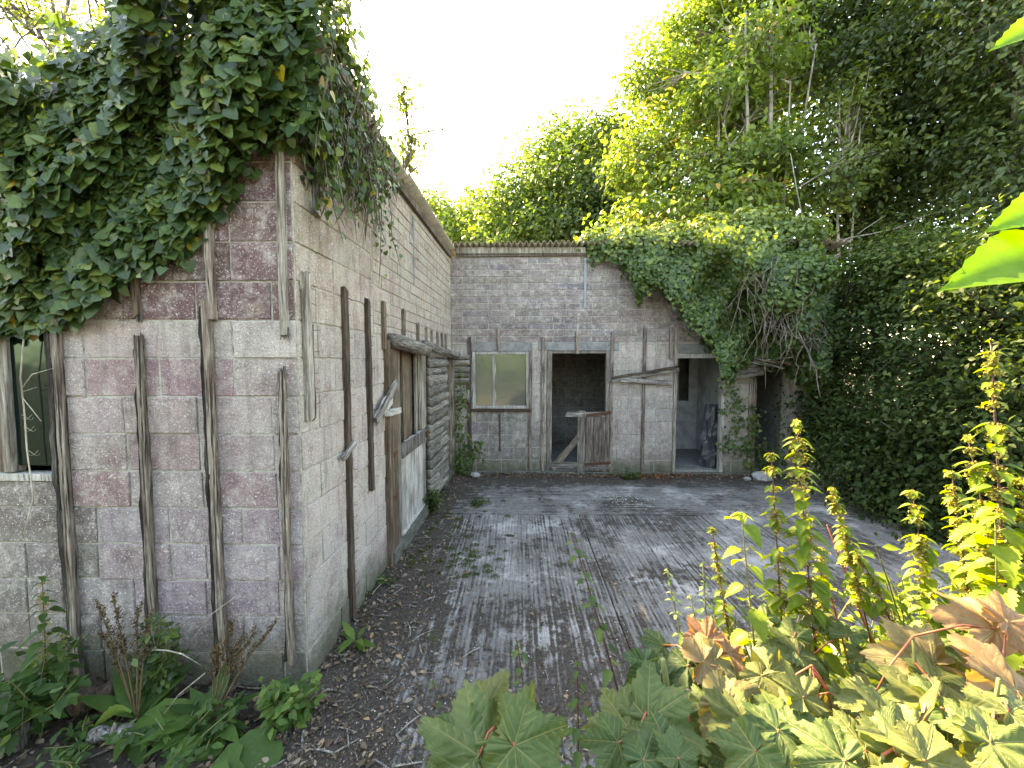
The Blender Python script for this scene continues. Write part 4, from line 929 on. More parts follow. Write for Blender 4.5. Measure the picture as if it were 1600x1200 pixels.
# ------------------------------------------------------------------ plants
random.seed(101)
def bez(a, b, bow, n=10):
    a = Vector(a); b = Vector(b); mid = a.lerp(b, .5)+Vector(bow); return [a*(1-t)**2+mid*2*t*(1-t)+b*t*t for t in [i/n for i in range(n+1)]]
def along(pts, s):
    s = min(.999, max(0, s))*(len(pts)-1); i = int(s); return pts[i].lerp(pts[i+1], s-i), (pts[i+1]-pts[i]).normalized()
def nettle(label, base, tip, npairs, leaf, mat=L_NET, bow=(0, 0, 0), seeds=True, s0=.12, thick=.0035, tint=.5, group='stinging nettles', red=True, dense=1.0, tm=T_NET, name='nettle', top=.35, stemmat=None):
    base = Vector(base); tip = Vector(tip); t = thing(name, label, 'nettle' if name == 'nettle' else 'plant', base, group)
    pts = bez(base, tip, bow); st = MB(); st.tube(pts, [thick*(1-.6*i/10) for i in range(11)], 6); bag = Leafbag(); sb = Leafbag(); ang = ru(0, 3.14)
    if seeds: npairs = int(npairs*1.9)
    for k in range(npairs):
        s = s0+(1-s0)*((k+.5)/npairs)**.85; s = s+(.02*gs(0, 1)); p, d = along(pts, s); ang += math.pi/2+gs(0, .15)
        size = (1.12 if seeds else 1.3)*leaf*(1-(1-top)*max(0, (s-.35)/.65))*ru(.8, 1.15)
        for side in (0, math.pi):
            if random.random() > dense: continue
            a = ang+side; h = Vector((math.cos(a), math.sin(a), 0)); el = -.05+.3*s+gs(0, .15); tipd = (h*math.cos(el)+Vector((0, 0, math.sin(el)-.35))).normalized()
            pet = size*.28; st.tube([p, p+h*pet*.6+Vector((0, 0, pet*.4)), p+h*pet+Vector((0, 0, pet*.45))], thick*.3, 4, False)
            q = p+h*pet+Vector((0, 0, pet*.45)); nrm = Vector((0, 0, 1))+h*.35+Vector((gs(0, .15), gs(0, .15), 0)); bag.add(q, nrm, tipd, size, tint+gs(0, .2))
            if seeds and s > .3:
                for _ in range(4):
                    b_ = h*ru(.3, .9)+Vector((gs(0, .4), gs(0, .4), 0)); L = size*ru(.35, .6)
                    for j in range(9):
                        v = j/8; sb.add(p+b_*L*v+Vector((gs(0, .002), gs(0, .002), -L*.9*v*v)), (gs(0, 1), gs(0, 1), gs(0, 1)), (gs(0, 1), gs(0, 1), gs(0, 1)), ru(.006, .011), .5)
    for _ in range(6):
        a = ru(0, 6.28); h = Vector((math.cos(a), math.sin(a), .3)); bag.add(tip-Vector((0, 0, .004)), Vector((0, 0, 1))+h*.3, h, leaf*top*ru(.6, 1), tint+.2)
    st.build('stem', stemmat or (M_STEM if red else M_GSTEM), t, smooth=True); bag.build('foliage', tm, mat, t)
    if seeds and sb.p: sb.build('seed_strings', T_DIA, SEEDL, t)
    return t
SEEDL = mat_leaf('seed_string', [(0, (.22, .20, .08)), (1, (.34, .30, .12))], .3, .8, .02)
def onb(px, py, Y): p = P(px, py, Y); p.z = bank_h(p.x, p.y)+.0; return p
GN = 'stinging nettles on the sunny bank'
nettle('tallest nettle, its spike rising at the right edge of the view', onb(1600, 1200, .95), P(1548, 528, .95), 22, .072, bow=(-.01, 0, 0), group=GN, thick=.0045, s0=.15, top=.22)
nettle('leaning nettle just left of the tallest one', onb(1585, 1200, 1.0), P(1512, 682, 1.0), 20, .062, bow=(.03, 0, .05), group=GN)
nettle('bushy nettle low at the left of the tallest one', onb(1545, 1200, 1.12), P(1487, 738, 1.12), 20, .062, group=GN)
nettle('lone nettle spike in front of the dark hedge foot', onb(1480, 1200, 1.15), P(1425, 765, 1.15), 20, .060, group=GN)
nettle('tall nettle in the middle of the bank with layered tiers', onb(1285, 1200, 1.1), P(1245, 658, 1.1), 22, .064, group=GN, bow=(-.01, 0, 0))
nettle('slim nettle close left of the middle tall one', onb(1230, 1200, 1.15), P(1205, 708, 1.15), 18, .052, group=GN)
nettle('short nettle on the left side of the sunny patch', onb(1170, 1200, 1.25), P(1112, 825, 1.25), 15, .045, group=GN)
nettle('nettle arching right with a bare lower stem', onb(1380, 1200, 1.15), P(1300, 762, 1.15), 18, .045, group=GN, bow=(.02, 0, 0), s0=.5)
nettle('drooping nettle stem trailing to the right of the middle tall one', onb(1420, 1200, 1.1), P(1335, 860, 1.1), 9, .05, group=GN, bow=(.06, 0, .06), s0=.5)
nettle('nettle filling the right edge beneath the tallest spike', onb(1640, 1250, .95), P(1596, 745, .95), 20, .068, group=GN)
nettle('leafy nettle crowded under the two leaning ones', onb(1560, 1200, 1.05), P(1545, 830, 1.05), 18, .06, group=GN)
nettle('nettle with browned lower leaves right of the lone spike', onb(1530, 1250, 1.2), P(1500, 860, 1.2), 16, .055, group=GN)
nettle('nettle half hidden low behind the sycamore leaves at right', onb(1590, 1250, 1.15), P(1585, 905, 1.15), 14, .055, group=GN)
nettle('small nettle low between the two middle spikes', onb(1270, 1200, 1.2), P(1285, 855, 1.2), 15, .045, group=GN)
GD = 'shaded nettles at the front of the yard'
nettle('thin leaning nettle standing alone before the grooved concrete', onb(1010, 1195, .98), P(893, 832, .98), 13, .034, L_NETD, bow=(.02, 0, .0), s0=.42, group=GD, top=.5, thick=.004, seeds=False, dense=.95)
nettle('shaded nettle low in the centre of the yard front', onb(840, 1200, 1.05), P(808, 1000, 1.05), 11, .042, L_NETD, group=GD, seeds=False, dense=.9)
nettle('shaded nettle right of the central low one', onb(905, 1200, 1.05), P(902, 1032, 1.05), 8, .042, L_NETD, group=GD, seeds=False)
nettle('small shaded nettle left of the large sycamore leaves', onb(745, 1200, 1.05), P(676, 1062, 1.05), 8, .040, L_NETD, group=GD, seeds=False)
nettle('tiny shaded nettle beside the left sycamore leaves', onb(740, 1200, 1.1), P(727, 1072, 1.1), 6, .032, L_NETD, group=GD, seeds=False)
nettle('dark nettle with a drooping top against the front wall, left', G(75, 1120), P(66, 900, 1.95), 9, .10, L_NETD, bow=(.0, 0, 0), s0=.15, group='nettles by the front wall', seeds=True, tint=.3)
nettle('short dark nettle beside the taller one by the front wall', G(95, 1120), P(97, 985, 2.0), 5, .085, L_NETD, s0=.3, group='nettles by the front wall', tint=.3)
# small-leaved shoots
nettle('small-leaved privet shoot at the left of the sunny patch', onb(1110, 1200, 1.2), P(1042, 888, 1.2), 16, .030, L_PALER, seeds=False, tm=T_SIMPLE, name='privet_shoot', group='privet shoots', s0=.35, tint=.7, red=False)
nettle('privet shoot rising left of the short sunny nettle', onb(1120, 1200, 1.15), P(1098, 880, 1.15), 18, .032, L_PALER, seeds=False, tm=T_SIMPLE, name='privet_shoot', group='privet shoots', s0=.35, tint=.7, red=False)
nettle('leafy privet shoot low beside the pink sycamore tips', onb(1140, 1200, 1.1), P(1078, 930, 1.1), 16, .034, L_PALER, seeds=False, tm=T_SIMPLE, name='privet_shoot', group='privet shoots', s0=.35, tint=.7, red=False)
nettle('upright hazel shoot with broad bright leaves left of the slim nettle', onb(1200, 1200, 1.0), P(1158, 800, 1.0), 7, .062, L_BRIGHT if False else L_NET, seeds=False, name='hazel_shoot', group='hazel shoots', s0=.4, top=.7, tint=.6, red=False)
nettle('hazel shoot among the nettles at the right edge', onb(1570, 1200, .9), P(1555, 800, .9), 7, .07, L_NET, seeds=False, name='hazel_shoot', group='hazel shoots', s0=.4, top=.7, tint=.6, red=False)

def sapling(label, base, lv, seed, mat=L_SYC, stem=M_GSTEM):
    """lv: leaf (px, py, depth, size in m, tint, azimuth of the tip in degrees, tilt)"""
    random.seed(seed); base = Vector(base); t = thing('sycamore_sapling', label, 'sapling', base, 'sycamore saplings in the foreground'); cs = [P(a, b, Y) for a, b, Y, *_ in lv]
    top = sum(cs, Vector((0, 0, 0)))/len(cs); top.z = max(c.z for c in cs)-.02; pts = bez(base, top, (gs(0, .02), gs(0, .02), 0)); m = MB(); m.tube(pts, [.006*(1-.5*i/10) for i in range(11)], 7); m.build('stem', stem, t, smooth=True)
    for (a, b, Y, sz, ti, az, tl), c in zip(lv, cs):
        tipd = Vector((math.cos(R(az)), math.sin(R(az)), -.25)); nrm = Vector((0, 0, 1))+Vector((gs(0, .3), -tl+gs(0, .15), 0))+tipd*.12
        o0 = c-tipd.normalized()*sz*.35
        leaves('leaf', T_SYC[random.randint(0, 3)], np.array([tuple(o0)]), np.array([tuple(nrm)]), np.array([tuple(tipd)]), np.array([sz*.62]), np.array([ti]), mat, t)
        s = pts[min(10, 6+random.randint(0, 4))]; mm = MB(); mm.tube([s, s.lerp(o0, .6)+Vector((0, 0, .015)), o0], [.0022, .0018, .0016], 5); mm.build('leaf_stalk', M_RSTEM, t, smooth=True)
    return t
def sb_(px, Y, py=1330): p = P(px, py, Y); p.z = bank_h(p.x, p.y); return p
sapling('shaded sycamore sapling with dull green leaves at the bottom centre', sb_(790, .62),
    [(735, 1140, .66, .19, .34, 110, .7), (795, 1105, .72, .13, .5, 20, .5), (855, 1150, .66, .17, .38, 25, .6), (790, 1185, .58, .14, .45, 200, .4), (690, 1185, .6, .13, .28, 200, .6), (850, 1205, .55, .15, .3, -30, .5), (765, 1095, .78, .08, .55, 60, .5)], 201)
sapling('shaded sycamore sapling with two broad wrinkled leaves right of bottom centre', sb_(1000, .68),
    [(940, 1140, .72, .16, .4, 160, .6), (1045, 1115, .74, .17, .33, 30, .8), (1005, 1175, .62, .12, .12, 200, .3), (1040, 1190, .6, .11, .1, 10, .3), (1000, 1045, .9, .10, .25, 150, .4), (1050, 1165, .62, .08, .2, 90, .5), (950, 1195, .6, .11, .25, 230, .4)], 202)
sapling('sycamore sapling topped with a pink-brown pair of young leaves', sb_(1110, .85),
    [(1090, 990, .95, .10, .96, 100, .9), (1120, 1030, .88, .14, .8, 30, .8), (1095, 1045, .85, .12, .62, 200, .6), (1155, 1020, .9, .10, .9, 20, .7), (1060, 1060, .85, .12, .1, 220, .4), (1150, 1075, .85, .15, .35, 10, .5), (1080, 1100, .8, .10, .3, 150, .4), (1015, 1010, 1.0, .10, .15, 170, .3)], 203)
sapling('sycamore sapling with a tan leaf in the lower middle right', sb_(1190, .7),
    [(1180, 1130, .72, .16, .66, -30, .5), (1130, 1150, .7, .15, .45, 190, .5), (1250, 1070, .85, .17, .45, -20, .35), (1240, 1120, .75, .14, .3, 30, .4), (1210, 1180, .62, .13, .2, 230, .4), (1150, 1195, .6, .12, .3, 200, .4), (1280, 1150, .68, .12, .2, 10, .4)], 204)
sapling('green sycamore sapling between the tan leaf and the nettles', sb_(1290, .95),
    [(1215, 985, 1.05, .13, .3, 110, .4), (1260, 1010, 1.0, .15, .35, 20, .4), (1300, 1040, .98, .15, .2, -40, .3), (1230, 1035, .95, .12, .45, 200, .5), (1320, 985, 1.05, .11, .3, 60, .3), (1180, 960, 1.1, .09, .35, 120, .4), (1275, 965, 1.1, .10, .45, 90, .5), (1190, 1010, 1.0, .11, .25, 200, .3)], 205)
sapling('sunlit sycamore sapling with large golden-tan leaves', sb_(1440, .75),
    [(1395, 1030, .85, .19, .72, 150, .9), (1500, 965, .85, .17, .86, 100, .9), (1420, 1120, .72, .18, .5, 175, .5), (1480, 1060, .8, .13, .4, 20, .4), (1450, 1000, .92, .10, .3, 60, .4), (1380, 1085, .8, .12, .3, 200, .4), (1330, 1100, .78, .12, .45, 180, .4)], 206)
sapling('sunlit sycamore sapling with a peach leaf at the right edge', sb_(1560, .7),
    [(1560, 1055, .74, .19, .85, 60, .8), (1590, 970, .8, .12, .9, 20, .7), (1530, 1130, .68, .15, .3, -20, .5), (1600, 1110, .66, .14, .4, 20, .5), (1540, 1180, .6, .14, .45, 200, .4), (1490, 1155, .65, .13, .25, 190, .4), (1590, 1170, .58, .12, .35, 0, .4)], 207)
sapling('low yellow-green sycamore sapling in the bottom right corner', sb_(1420, .6),
    [(1370, 1170, .62, .17, .45, 170, .5), (1440, 1180, .6, .14, .35, 10, .5), (1320, 1195, .6, .14, .4, 200, .4), (1490, 1200, .55, .12, .5, 0, .4), (1400, 1205, .55, .13, .5, 120, .3), (1270, 1190, .6, .13, .3, 170, .4)], 208)
rs_ = random.Random(77)
for q, (lab, bx_, n_, xr, yr, Yr, tr_) in enumerate((('small-leaved sapling crowd under the golden-tan leaves', 1400, 16, (1330, 1480), (1010, 1190), (.8, 1.0), (.2, .7)), ('dark low sapling between the wrinkled leaves and the pink tips', 1080, 13, (1010, 1170), (1060, 1195), (.8, .95), (.05, .4)), ('mixed green and tan sapling along the bottom edge right of centre', 1240, 15, (1150, 1340), (1070, 1195), (.75, .95), (.15, .85)), ('yellow-tinged sapling under the peach leaf', 1560, 13, (1480, 1600), (1020, 1190), (.78, .95), (.3, .9)))):
    sapling(lab, sb_(bx_, .95), [(rs_.uniform(*xr), rs_.uniform(*yr), rs_.uniform(*Yr), rs_.uniform(.06, .12), rs_.uniform(*tr_), rs_.uniform(0, 360), rs_.uniform(.1, .9)) for _ in range(n_)], 220+q)
# thick cut stalk in the foreground
ck = thing('snapped_stalk', 'thick snapped green stalk standing among the bottom centre leaves', 'stalk', sb_(1048, .75))
m = MB(); m.tube([sb_(1048, .75), P(1045, 1090, .78), P(1038, 1045, .8), P(1036, 1030, .8)], [.009, .007, .006, .0055], 8); m.build('stem', M_GSTEM, ck, smooth=True)
m = MB(); m.tube([P(1040, 1040, .8), P(1010, 1080, .8), P(965, 1130, .8)], [.002, .002, .001], 5); m.build('side_twig', M_BATTEN, ck)
ck = thing('snapped_stalk', 'curled yellow-brown torn stalk in the bottom right among sunlit leaves', 'stalk', sb_(1435, .6))
m = MB(); m.tube([sb_(1435, .6), P(1440, 1150, .62), P(1448, 1100, .63), P(1468, 1065, .64)], [.012, .012, .009, .002], 8); m.build('stem', mat_plain('torn_stalk', (.26, .22, .05), .5, 30, .7, 0, second=(.14, .05, .02)), ck, smooth=True)
# overhanging bright leaves at the right edge
ob = thing('overhanging_branch', 'overhanging branch with one big glowing green leaf at the right edge', 'branch', P(1640, 380, .75))
m = MB(); m.tube([P(1760, 330, .8), P(1640, 360, .75), P(1606, 385, .72)], [.006, .004, .002], 6); m.build('twig', M_GSTEM, ob, smooth=True)
for a, b, Y, sz, az, tl in ((1562, 432, .6, .165, 186, .8), (1606, 345, .62, .12, 190, .9), (1606, 62, .6, .09, 215, .9)):
    c = P(a, b, Y); td = Vector((math.cos(R(az)), .1, -.32)); leaves('leaf', (tmpl_nettle(.12)[0]*np.array([1.25, 1, 1.1]), T_NET[1]), np.array([tuple(c-td*sz*.5)]), np.array([(0.1, -tl, .8)]), np.array([tuple(td)]), np.array([sz]), np.array([.7]), L_BRIGHT, ob)
# long hanging creeper stems among nettles (bare, reddish)
for lab, a, b in (('bare reddish stem leaning among the sunny nettles', (1375, 1010), (1292, 820)), ('bare dark stem behind the middle nettles', (1310, 1010), (1290, 900))):
    t_ = thing('bare_stem', lab, 'stem', onb(a[0], 1200, 1.2)); m = MB(); m.tube(wander(onb(a[0]+30, 1200, 1.2), P(b[0], b[1], 1.2), 7, .03), [.003]*7+[.0015], 5); m.build('stalk', M_RSTEM, t_, smooth=True)

# ---- plants at the foot of the front wall
def rosette(label, base, n, size, mat, name='dock_plant', tm=T_LONG, cat='dock', up=.7, group=None, tint=.5, spread=.03):
    t = thing(name, label, cat, base, group); bag = Leafbag(); base = Vector(base)
    for i in range(n):
        a = ru(0, 6.28); h = Vector((math.cos(a), math.sin(a), 0)); e = up+gs(0, .3); td = h*math.cos(e)+Vector((0, 0, math.sin(e))); nr = Vector((0, 0, 1))-h*math.sin(e)*.9+Vector((0, -.3, 0))
        bag.add(base+h*ru(0, spread)+Vector((0, 0, ru(0, .05))), nr, td, size*ru(.6, 1.15), tint+gs(0, .22))
    bag.build('foliage', tm, mat, t); return t
def dock(label, bpx, tips, seed):
    random.seed(seed); base = G(*bpx); t = rosette(label, base, 16, .3, L_PALER, up=.8, group='docks by the front wall', spread=.05); m = MB(); sb = Leafbag()
    for (a, b) in tips:
        tip = P(a, b, base.y+.1); pts = bez(base, tip, (0, 0, .1)); m.tube(pts, [.005*(1-.6*i/10) for i in range(11)], 5)
        for k in range(9):
            s = .45+.55*k/9; p, d = along(pts, s); q = p+(d+Vector((gs(0, .5), gs(0, .3), .2))).normalized()*ru(.06, .16)*(1.3-s); m.tube([p, p.lerp(q, .5), q], .0012, 3)
            for _ in range(40): sb.add(p.lerp(q, ru(0, 1))+Vector((gs(0, .005), gs(0, .005), gs(0, .005))), (gs(0, 1), gs(0, 1), gs(0, 1)), (gs(0, 1), gs(0, 1), gs(0, 1)), ru(.008, .015), .5+gs(0, .3))
    m.build('stems', M_DOCKS, t, smooth=True); sb.build('seed_heads', T_DIA, DOCKL, t)
DOCKL = mat_leaf('dock_seed_head', [(0, (.05, .035, .022)), (.6, (.13, .085, .045)), (1, (.22, .15, .07))], .1, .8, .02)
dock('dock with a wide fan of rusty seed stems, left of the blackened batten', (215, 1130), [(150, 940), (175, 930), (215, 945), (235, 960), (160, 990), (190, 1000)], 301)
dock('dock with rusty seed heads leaning right beneath the tallest batten', (330, 1135), [(430, 975), (400, 985), (375, 1000), (360, 970), (340, 1010)], 302)
def bushy(label, px, py, h, wd, n, leaf, mat, name, cat, seed, tm=T_SIMPLE, tint=.5, base=None):
    random.seed(seed); base = base or G(px, py); t = thing(name, label, cat, base, None); bag = Leafbag(); m = MB()
    for i in range(max(4, n//14)):
        tip = base+Vector((gs(0, wd*.5), gs(0, wd*.35), h*ru(.4, 1))); pts = wander(base+Vector((gs(0, wd*.2), gs(0, wd*.15), 0)), tip, 5, .1); m.tube(pts, [.003]*5+[.001], 4)
        for _ in range(14):
            p, d = along(pts, ru(.2, 1)); a = ru(0, 6.28); hd = Vector((math.cos(a), math.sin(a), ru(-.3, .3))); bag.add(p+hd*leaf*.3, Vector((0, -.3, 1))+Vector((gs(0, .4), gs(0, .4), 0)), hd, leaf*ru(.6, 1.2), tint+gs(0, .22))
    m.build('stems', M_GSTEM, t); bag.build('foliage', tm, mat, t); return t
bushy('bluish leafy weed climbing the foot of the blackened batten', 252, 1100, .55, .12, 330, .055, L_IVYD, 'climbing_weed', 'weed', 311, tint=.45)
bushy('pale bushy elder seedling in the bottom left corner', 20, 1140, .42, .45, 500, .085, L_PALER, 'elder_seedling', 'plant', 312, tint=.2)
bushy('low green weeds between the docks at the wall foot', 300, 1160, .20, .3, 230, .055, L_PALER, 'wall_weed', 'weed', 313, tint=.2)
bushy('trailing weed in the bottom left beside the grey log', 120, 1190, .12, .3, 110, .05, L_PALER, 'wall_weed', 'weed', 314, tint=.2)
bushy('leafy weed at the building corner', 450, 1130, .26, .22, 300, .065, L_PALER, 'wall_weed', 'weed', 315, tint=.6)
bushy('tuft of fine weeds at the foot of the far doorposts', 985, 748, .16, .3, 200, .05, L_SHRUB, 'wall_weed', 'weed', 316)
bushy('dark weed tuft below the log cladding', 678, 800, .32, .16, 240, .07, L_SHRUB, 'wall_weed', 'weed', 317)
bushy('small green weeds on the concrete near the narrow side door', 745, 790, .1, .25, 90, .05, L_SHRUB, 'wall_weed', 'weed', 318)
bushy('bluish shrub beside the pier at the collapsed opening', 1195, 745, .75, .35, 420, .06, L_SHRUB, 'wall_weed', 'weed', 319, tint=.5)
rosette('hart-tongue clump of strap leaves against the side wall', G(556, 1005), 12, .17, L_PALER, 'strap_leaved_plant', cat='plant', up=.75, tint=.75)
rosette('small seedling at the foot of the side door post', G(604, 912), 8, .10, L_PALER, 'strap_leaved_plant', cat='plant', up=.8, tint=.5)
for i_, (lab, px_, Y_, h_) in enumerate((('fresh green understory weed under the slim nettle', 1205, 1.25, .5), ('low green weed between the middle nettles and the golden leaves', 1330, 1.3, .42), ('green weed crowded under the lone nettle spike', 1450, 1.3, .5), ('yellow-green weed mass under the right-edge nettles', 1550, 1.15, .62), ('dim green weed left of the sunny short nettle', 1090, 1.2, .32))):
    bushy(lab, 0, 0, h_, .28, 420, .042, L_NET if i_ < 4 else L_PALER, 'bank_weed', 'weed', 340+i_, tint=.4, base=onb(px_, 1200, Y_))
# burdock with big round leaves
bd = thing('burdock_plant', 'burdock with big round dark leaves at the bottom left of centre', 'plant', G(400, 1170)); random.seed(320)
for a, b, Y, sz in ((345, 1150, 1.95, .16), (420, 1155, 1.9, .22), (375, 1185, 1.8, .17), (335, 1125, 2.05, .12), (470, 1110, 2.1, .11), (440, 1090, 2.15, .10), (360, 1200, 1.75, .15)):
    c = P(a, b, Y); td = Vector((gs(0, .8), -1, -.2)); v_, f_ = tmpl_ivy(); v_ = v_*np.array([1.15, 1, .6])
    leaves('leaf', (v_, f_), np.array([tuple(c)]), np.array([(gs(0, .15), -.35, 1)]), np.array([tuple(td)]), np.array([sz]), np.array([ru(.3, .7)]), L_PALER, bd)
# yellow hart-tongue frond
hf = thing('fern_frond', 'single pale green strap frond lying by the grey log', 'fern', G(150, 1140)); random.seed(3)
v_ = []; f_ = []
for i in range(13):
    s = i/12; c = P(148+s*58, 1135-28*math.sin(s*2.2), 1.95); wd = .028*math.sin(math.pi*min(1, s*.85+.12))*(1.1 if i % 2 else .9)
    for k in (-1, 0, 1): v_.append(c+Vector((0, 0, 1))*wd*k+Vector((0, -.01 if k == 0 else 0, 0)))
for i in range(12):
    for k in (0, 1): q = i*3+k; f_.append((q, q+1, q+4, q+3))
mk('blade', v_, f_, L_PALER, hf, smooth=True, attrs={'tint': ('FLOAT', 'POINT', [.95]*len(v_))})
# grey log and dead branches
random.seed(401)
def flog(label, p, q, r, mat, name='fallen_log', cat='log', n=9, knob=0):
    t = thing(name, label, cat, p); pts = wander(p, q, n, .05); m = MB(); m.tube(pts, [r*(1+.35*math.sin(i*1.7)+ru(-.1, .1)) for i in range(n+1)], 9); m.build('wood', mat, t, smooth=True)
    if knob: k = MB(); k.tube([pts[3], pts[3]+Vector((.02, -.01, r*2))], [r*.5, r*.25], 7); k.build('stub', mat, t, smooth=True)
    return t
flog('bleached grey driftwood-like log lying in the bottom left', G(143, 1148, .03), G(250, 1142, .03), .032, M_ROT, knob=1)
flog('dark rotten stump lying against the foot of the front wall', G(85, 1092, .07), G(185, 1085, .07), .075, M_DARKB)
flog('grey broken block lying in the far bottom left corner', G(-20, 1165, .03), G(40, 1150, .03), .05, M_ROT)
def dead(label, pts, r=.004):
    t = thing('dead_twig', label, 'twig', G(pts[0][0], min(1190, pts[0][1]+60)), 'dead pale twigs by the front wall'); m = MB(); m.tube([P(a, b, Y) for a, b, Y in pts], [r]*(len(pts)-1)+[.001], 5); m.build('twig', M_DRYV, t, smooth=True)
dead('bleached twig arching over the weeds left of the tallest batten', [(228, 1015, 2.1), (260, 1016, 2.1), (285, 1022, 2.1), (315, 1040, 2.1)])
dead('long thin twig slanting up across the tallest batten', [(300, 1000, 2.1), (330, 960, 2.12), (385, 920, 2.12)], .0025)
dead('pale twig slanting down through the weeds to the ground', [(320, 1052, 2.0), (280, 1085, 2.0), (245, 1130, 1.95)], .004)
dead('short twig standing off the blackened batten', [(232, 960, 2.15), (240, 1000, 2.12), (244, 1015, 2.1)], .0025)
# plastic sheet slumped in the doorway
pl = thing('plastic_sheet', 'crumpled grey plastic sheet slumped inside the right-hand doorway', 'plastic sheet', (3.45, YB+.3, .03)); random.seed(8)
v_ = []; f_ = []
for i in range(15):
    for j in range(15):
        a = j/14*2*math.pi; z = i/14*1.15; r = (.15-.06*(i/14))*(1+.35*math.sin(a*5+i*.7)+ru(-.15, .15)); v_.append((3.5-.0+r*math.cos(a)*1.0, YB+.32+r*math.sin(a)*.8, .03+z+ru(-.02, .02)))
for i in range(14):
    for j in range(14): q = i*15+j; f_.append((q, q+1, q+16, q+15))
mk('sheet', v_, f_, M_BLACKP, pl, smooth=False)
# pale lump of rubble by the pier
def stone(label, c, r, mat=None, group=None):
    t = thing('rubble_stone', label, 'stone', c, group); v_ = []; f_ = []; n = 8
    for i in range(6):
        for j in range(n):
            th = math.pi*i/5; a = 2*math.pi*j/n; k = r*ru(.8, 1.15); v_.append((c[0]+k*math.sin(th)*math.cos(a)*1.3, c[1]+k*math.sin(th)*math.sin(a), c[2]+k*math.cos(th)*.7))
    for i in range(5):
        for j in range(n): f_.append((i*n+j, i*n+(j+1) % n, (i+1)*n+(j+1) % n, (i+1)*n+j))
    mk('lump', v_, f_, mat or M_STONE, t)
stone('pale rubble block at the foot of the ivy-clad pier', G(1190, 745, .06), .13); stone('small pale stone left of the rubble block by the pier', G(1168, 748, .03), .05)
stone('white stone chip at the left foot of the window wall', G(742, 742, .05), .07)

# ------------------------------------------------------------------ litter (nobody could count it)
random.seed(500)
def scatter(name, n, fn, tm, size, mat, tint=(0, 1), curl=.6):
    bag = Leafbag()
    while len(bag.p) < n:
        x, y, z = fn(); bag.add((x, y, z+ru(.002, .02)), (gs(0, curl*.5), gs(0, curl*.5), 1), (gs(0, 1), gs(0, 1), gs(0, .15)), ru(*size), ru(*tint))
    return setp(bag.build(name, tm, mat), kind='stuff')
def yard_pt():
    r = random.random()
    if r < .45: x = XF+.02+abs(gs(0, .35)); y = ru(1.7, 6.9)
    elif r < .7: x = ru(-1.2, 4.5); y = 6.93-abs(gs(0, .25))
    else: x = ru(-1.3, 4); y = 1.7+abs(gs(0, 1.0))
    return x, y, .0
scatter('leaf_litter', 2600, yard_pt, T_SIMPLE, (.015, .055), L_DEAD)
scatter('leaf_litter', 2600, lambda: (lambda x, y: (x, y, bank_h(x, y)+.01))(ru(-.3, 3.5), ru(.4, 2.2)), T_SIMPLE, (.02, .07), L_DEAD)
scatter('leaf_litter', 1500, lambda: (ru(-1.2, 4.3), 6.9-abs(gs(0, .16)), .005), T_SIMPLE, (.02, .05), L_DEAD)
scatter('leaf_litter', 1400, lambda: (ru(-4, -1.0), ru(1.2, 2.3), -.02), T_SIMPLE, (.02, .06), L_DEAD)
def twigs(name, n, fn, mat, L=(.02, .12), r=.0025):
    m = MB()
    for _ in range(n):
        x, y, z = fn(); a = ru(0, 6.28); l = ru(*L); d = Vector((math.cos(a), math.sin(a), gs(0, .08)))*l; p = Vector((x, y, z+.006)); m.tube([p, p+d*.5+Vector((gs(0, l*.05), gs(0, l*.05), .003)), p+d], r*ru(.5, 1.6), 4)
    return setp(m.build(name, mat), kind='stuff')
twigs('wood_chips', 420, yard_pt, M_BATTEN); twigs('wood_chips', 110, yard_pt, M_DRYV, (.03, .16), .003)
twigs('wood_chips', 60, lambda: (ru(-1.3, -.6), ru(1.5, 3.4), 0), M_ROT, (.04, .16), .005)
twigs('fallen_twigs', 120, lambda: (ru(-4, -1.1), ru(1.3, 2.3), -.02), M_BATTEN, (.05, .3), .004)
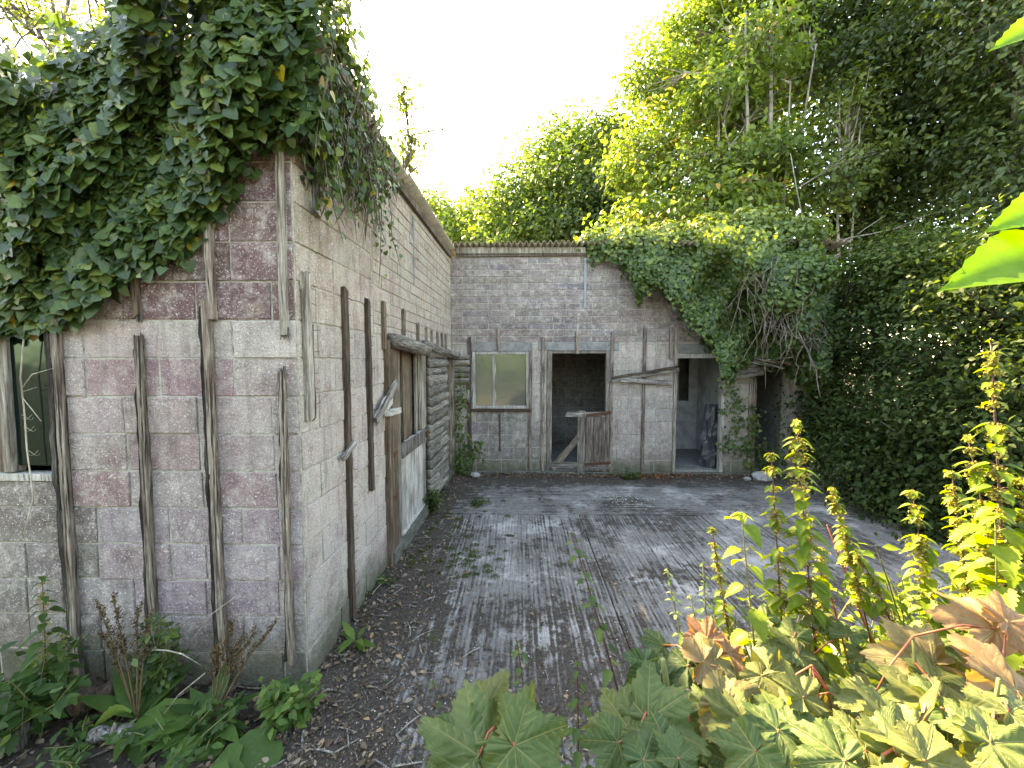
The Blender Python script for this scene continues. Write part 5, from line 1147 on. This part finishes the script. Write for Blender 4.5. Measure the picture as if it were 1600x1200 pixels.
scatter('soil_crumbs', 7000, lambda: (lambda x: (x, 1.3+abs(gs(0, 1.1)), 0))(XF+.02+abs(gs(0, .8))), T_DIA, (.004, .018), L_DEAD, (0, .9), 1.2)
scatter('gravel_chips', 1500, lambda: (gs(.3, 1.5) % 4.6-.9, 1.7+abs(gs(0, 1.6)) % 5.2, 0), T_DIA, (.004, .013), mat_leaf('chalk_chip', [(0, (.35, .35, .35)), (1, (.7, .7, .68))], 0, .9, .02))
scatter('gravel_chips', 260, lambda: (gs(1.55, .3), gs(5.6, .22), .003), T_DIA, (.008, .03), mat_leaf('chalk_chip_far', [(0, (.35, .35, .35)), (1, (.7, .7, .68))], 0, .9, .02))
scatter('reddish_litter', 420, lambda: (gs(2.3, .5), 6.72+gs(0, .1), .01), T_SIMPLE, (.02, .06), mat_leaf('red_litter', [(0, (.12, .04, .02)), (1, (.30, .12, .05))], .1, .8, .02))
# moss cushions
mv = Leafbag()
for _ in range(70):
    c = G(ru(640, 800), ru(770, 905)) if random.random() < .8 else G(ru(690, 760), ru(855, 905)); r = ru(.015, .06)
    if c.x < XF+.05: continue
    for _ in range(int(r*3500)):
        p = c+Vector((gs(0, r*.6), gs(0, r*.5), 0)); q = max(0, 1-((p-c).length/r)**2); mv.add(p+Vector((0, 0, .012*q)), (gs(0, 1), gs(0, 1), 1), (gs(0, 1), gs(0, 1), .8), ru(.006, .014), .5+gs(0, .25))
setp(mv.build('moss', T_DIA, mat_leaf('moss', [(0, (.03, .045, .01)), (1, (.11, .14, .03))], .1, .8, .02)), kind='stuff')
gr = Leafbag()
for _ in range(900):
    if random.random() < .5: u = ru(.2, 4.5); p = A_+SU*u+SN*abs(gs(.02, .04))
    else: p = Vector((ru(-1.1, 4), YB-.06-abs(gs(0, .06)), 0))
    if random.random() > .35+.65*math.sin(p.x*7+p.y*5): continue
    gr.add(p, (gs(0, 1), gs(0, 1), .3), (gs(0, .4), gs(0, .4), 1), ru(.03, .09), .4+gs(0, .2))
setp(gr.build('grass', tmpl_simple(.05, .01, .3), L_SHRUB), kind='stuff')
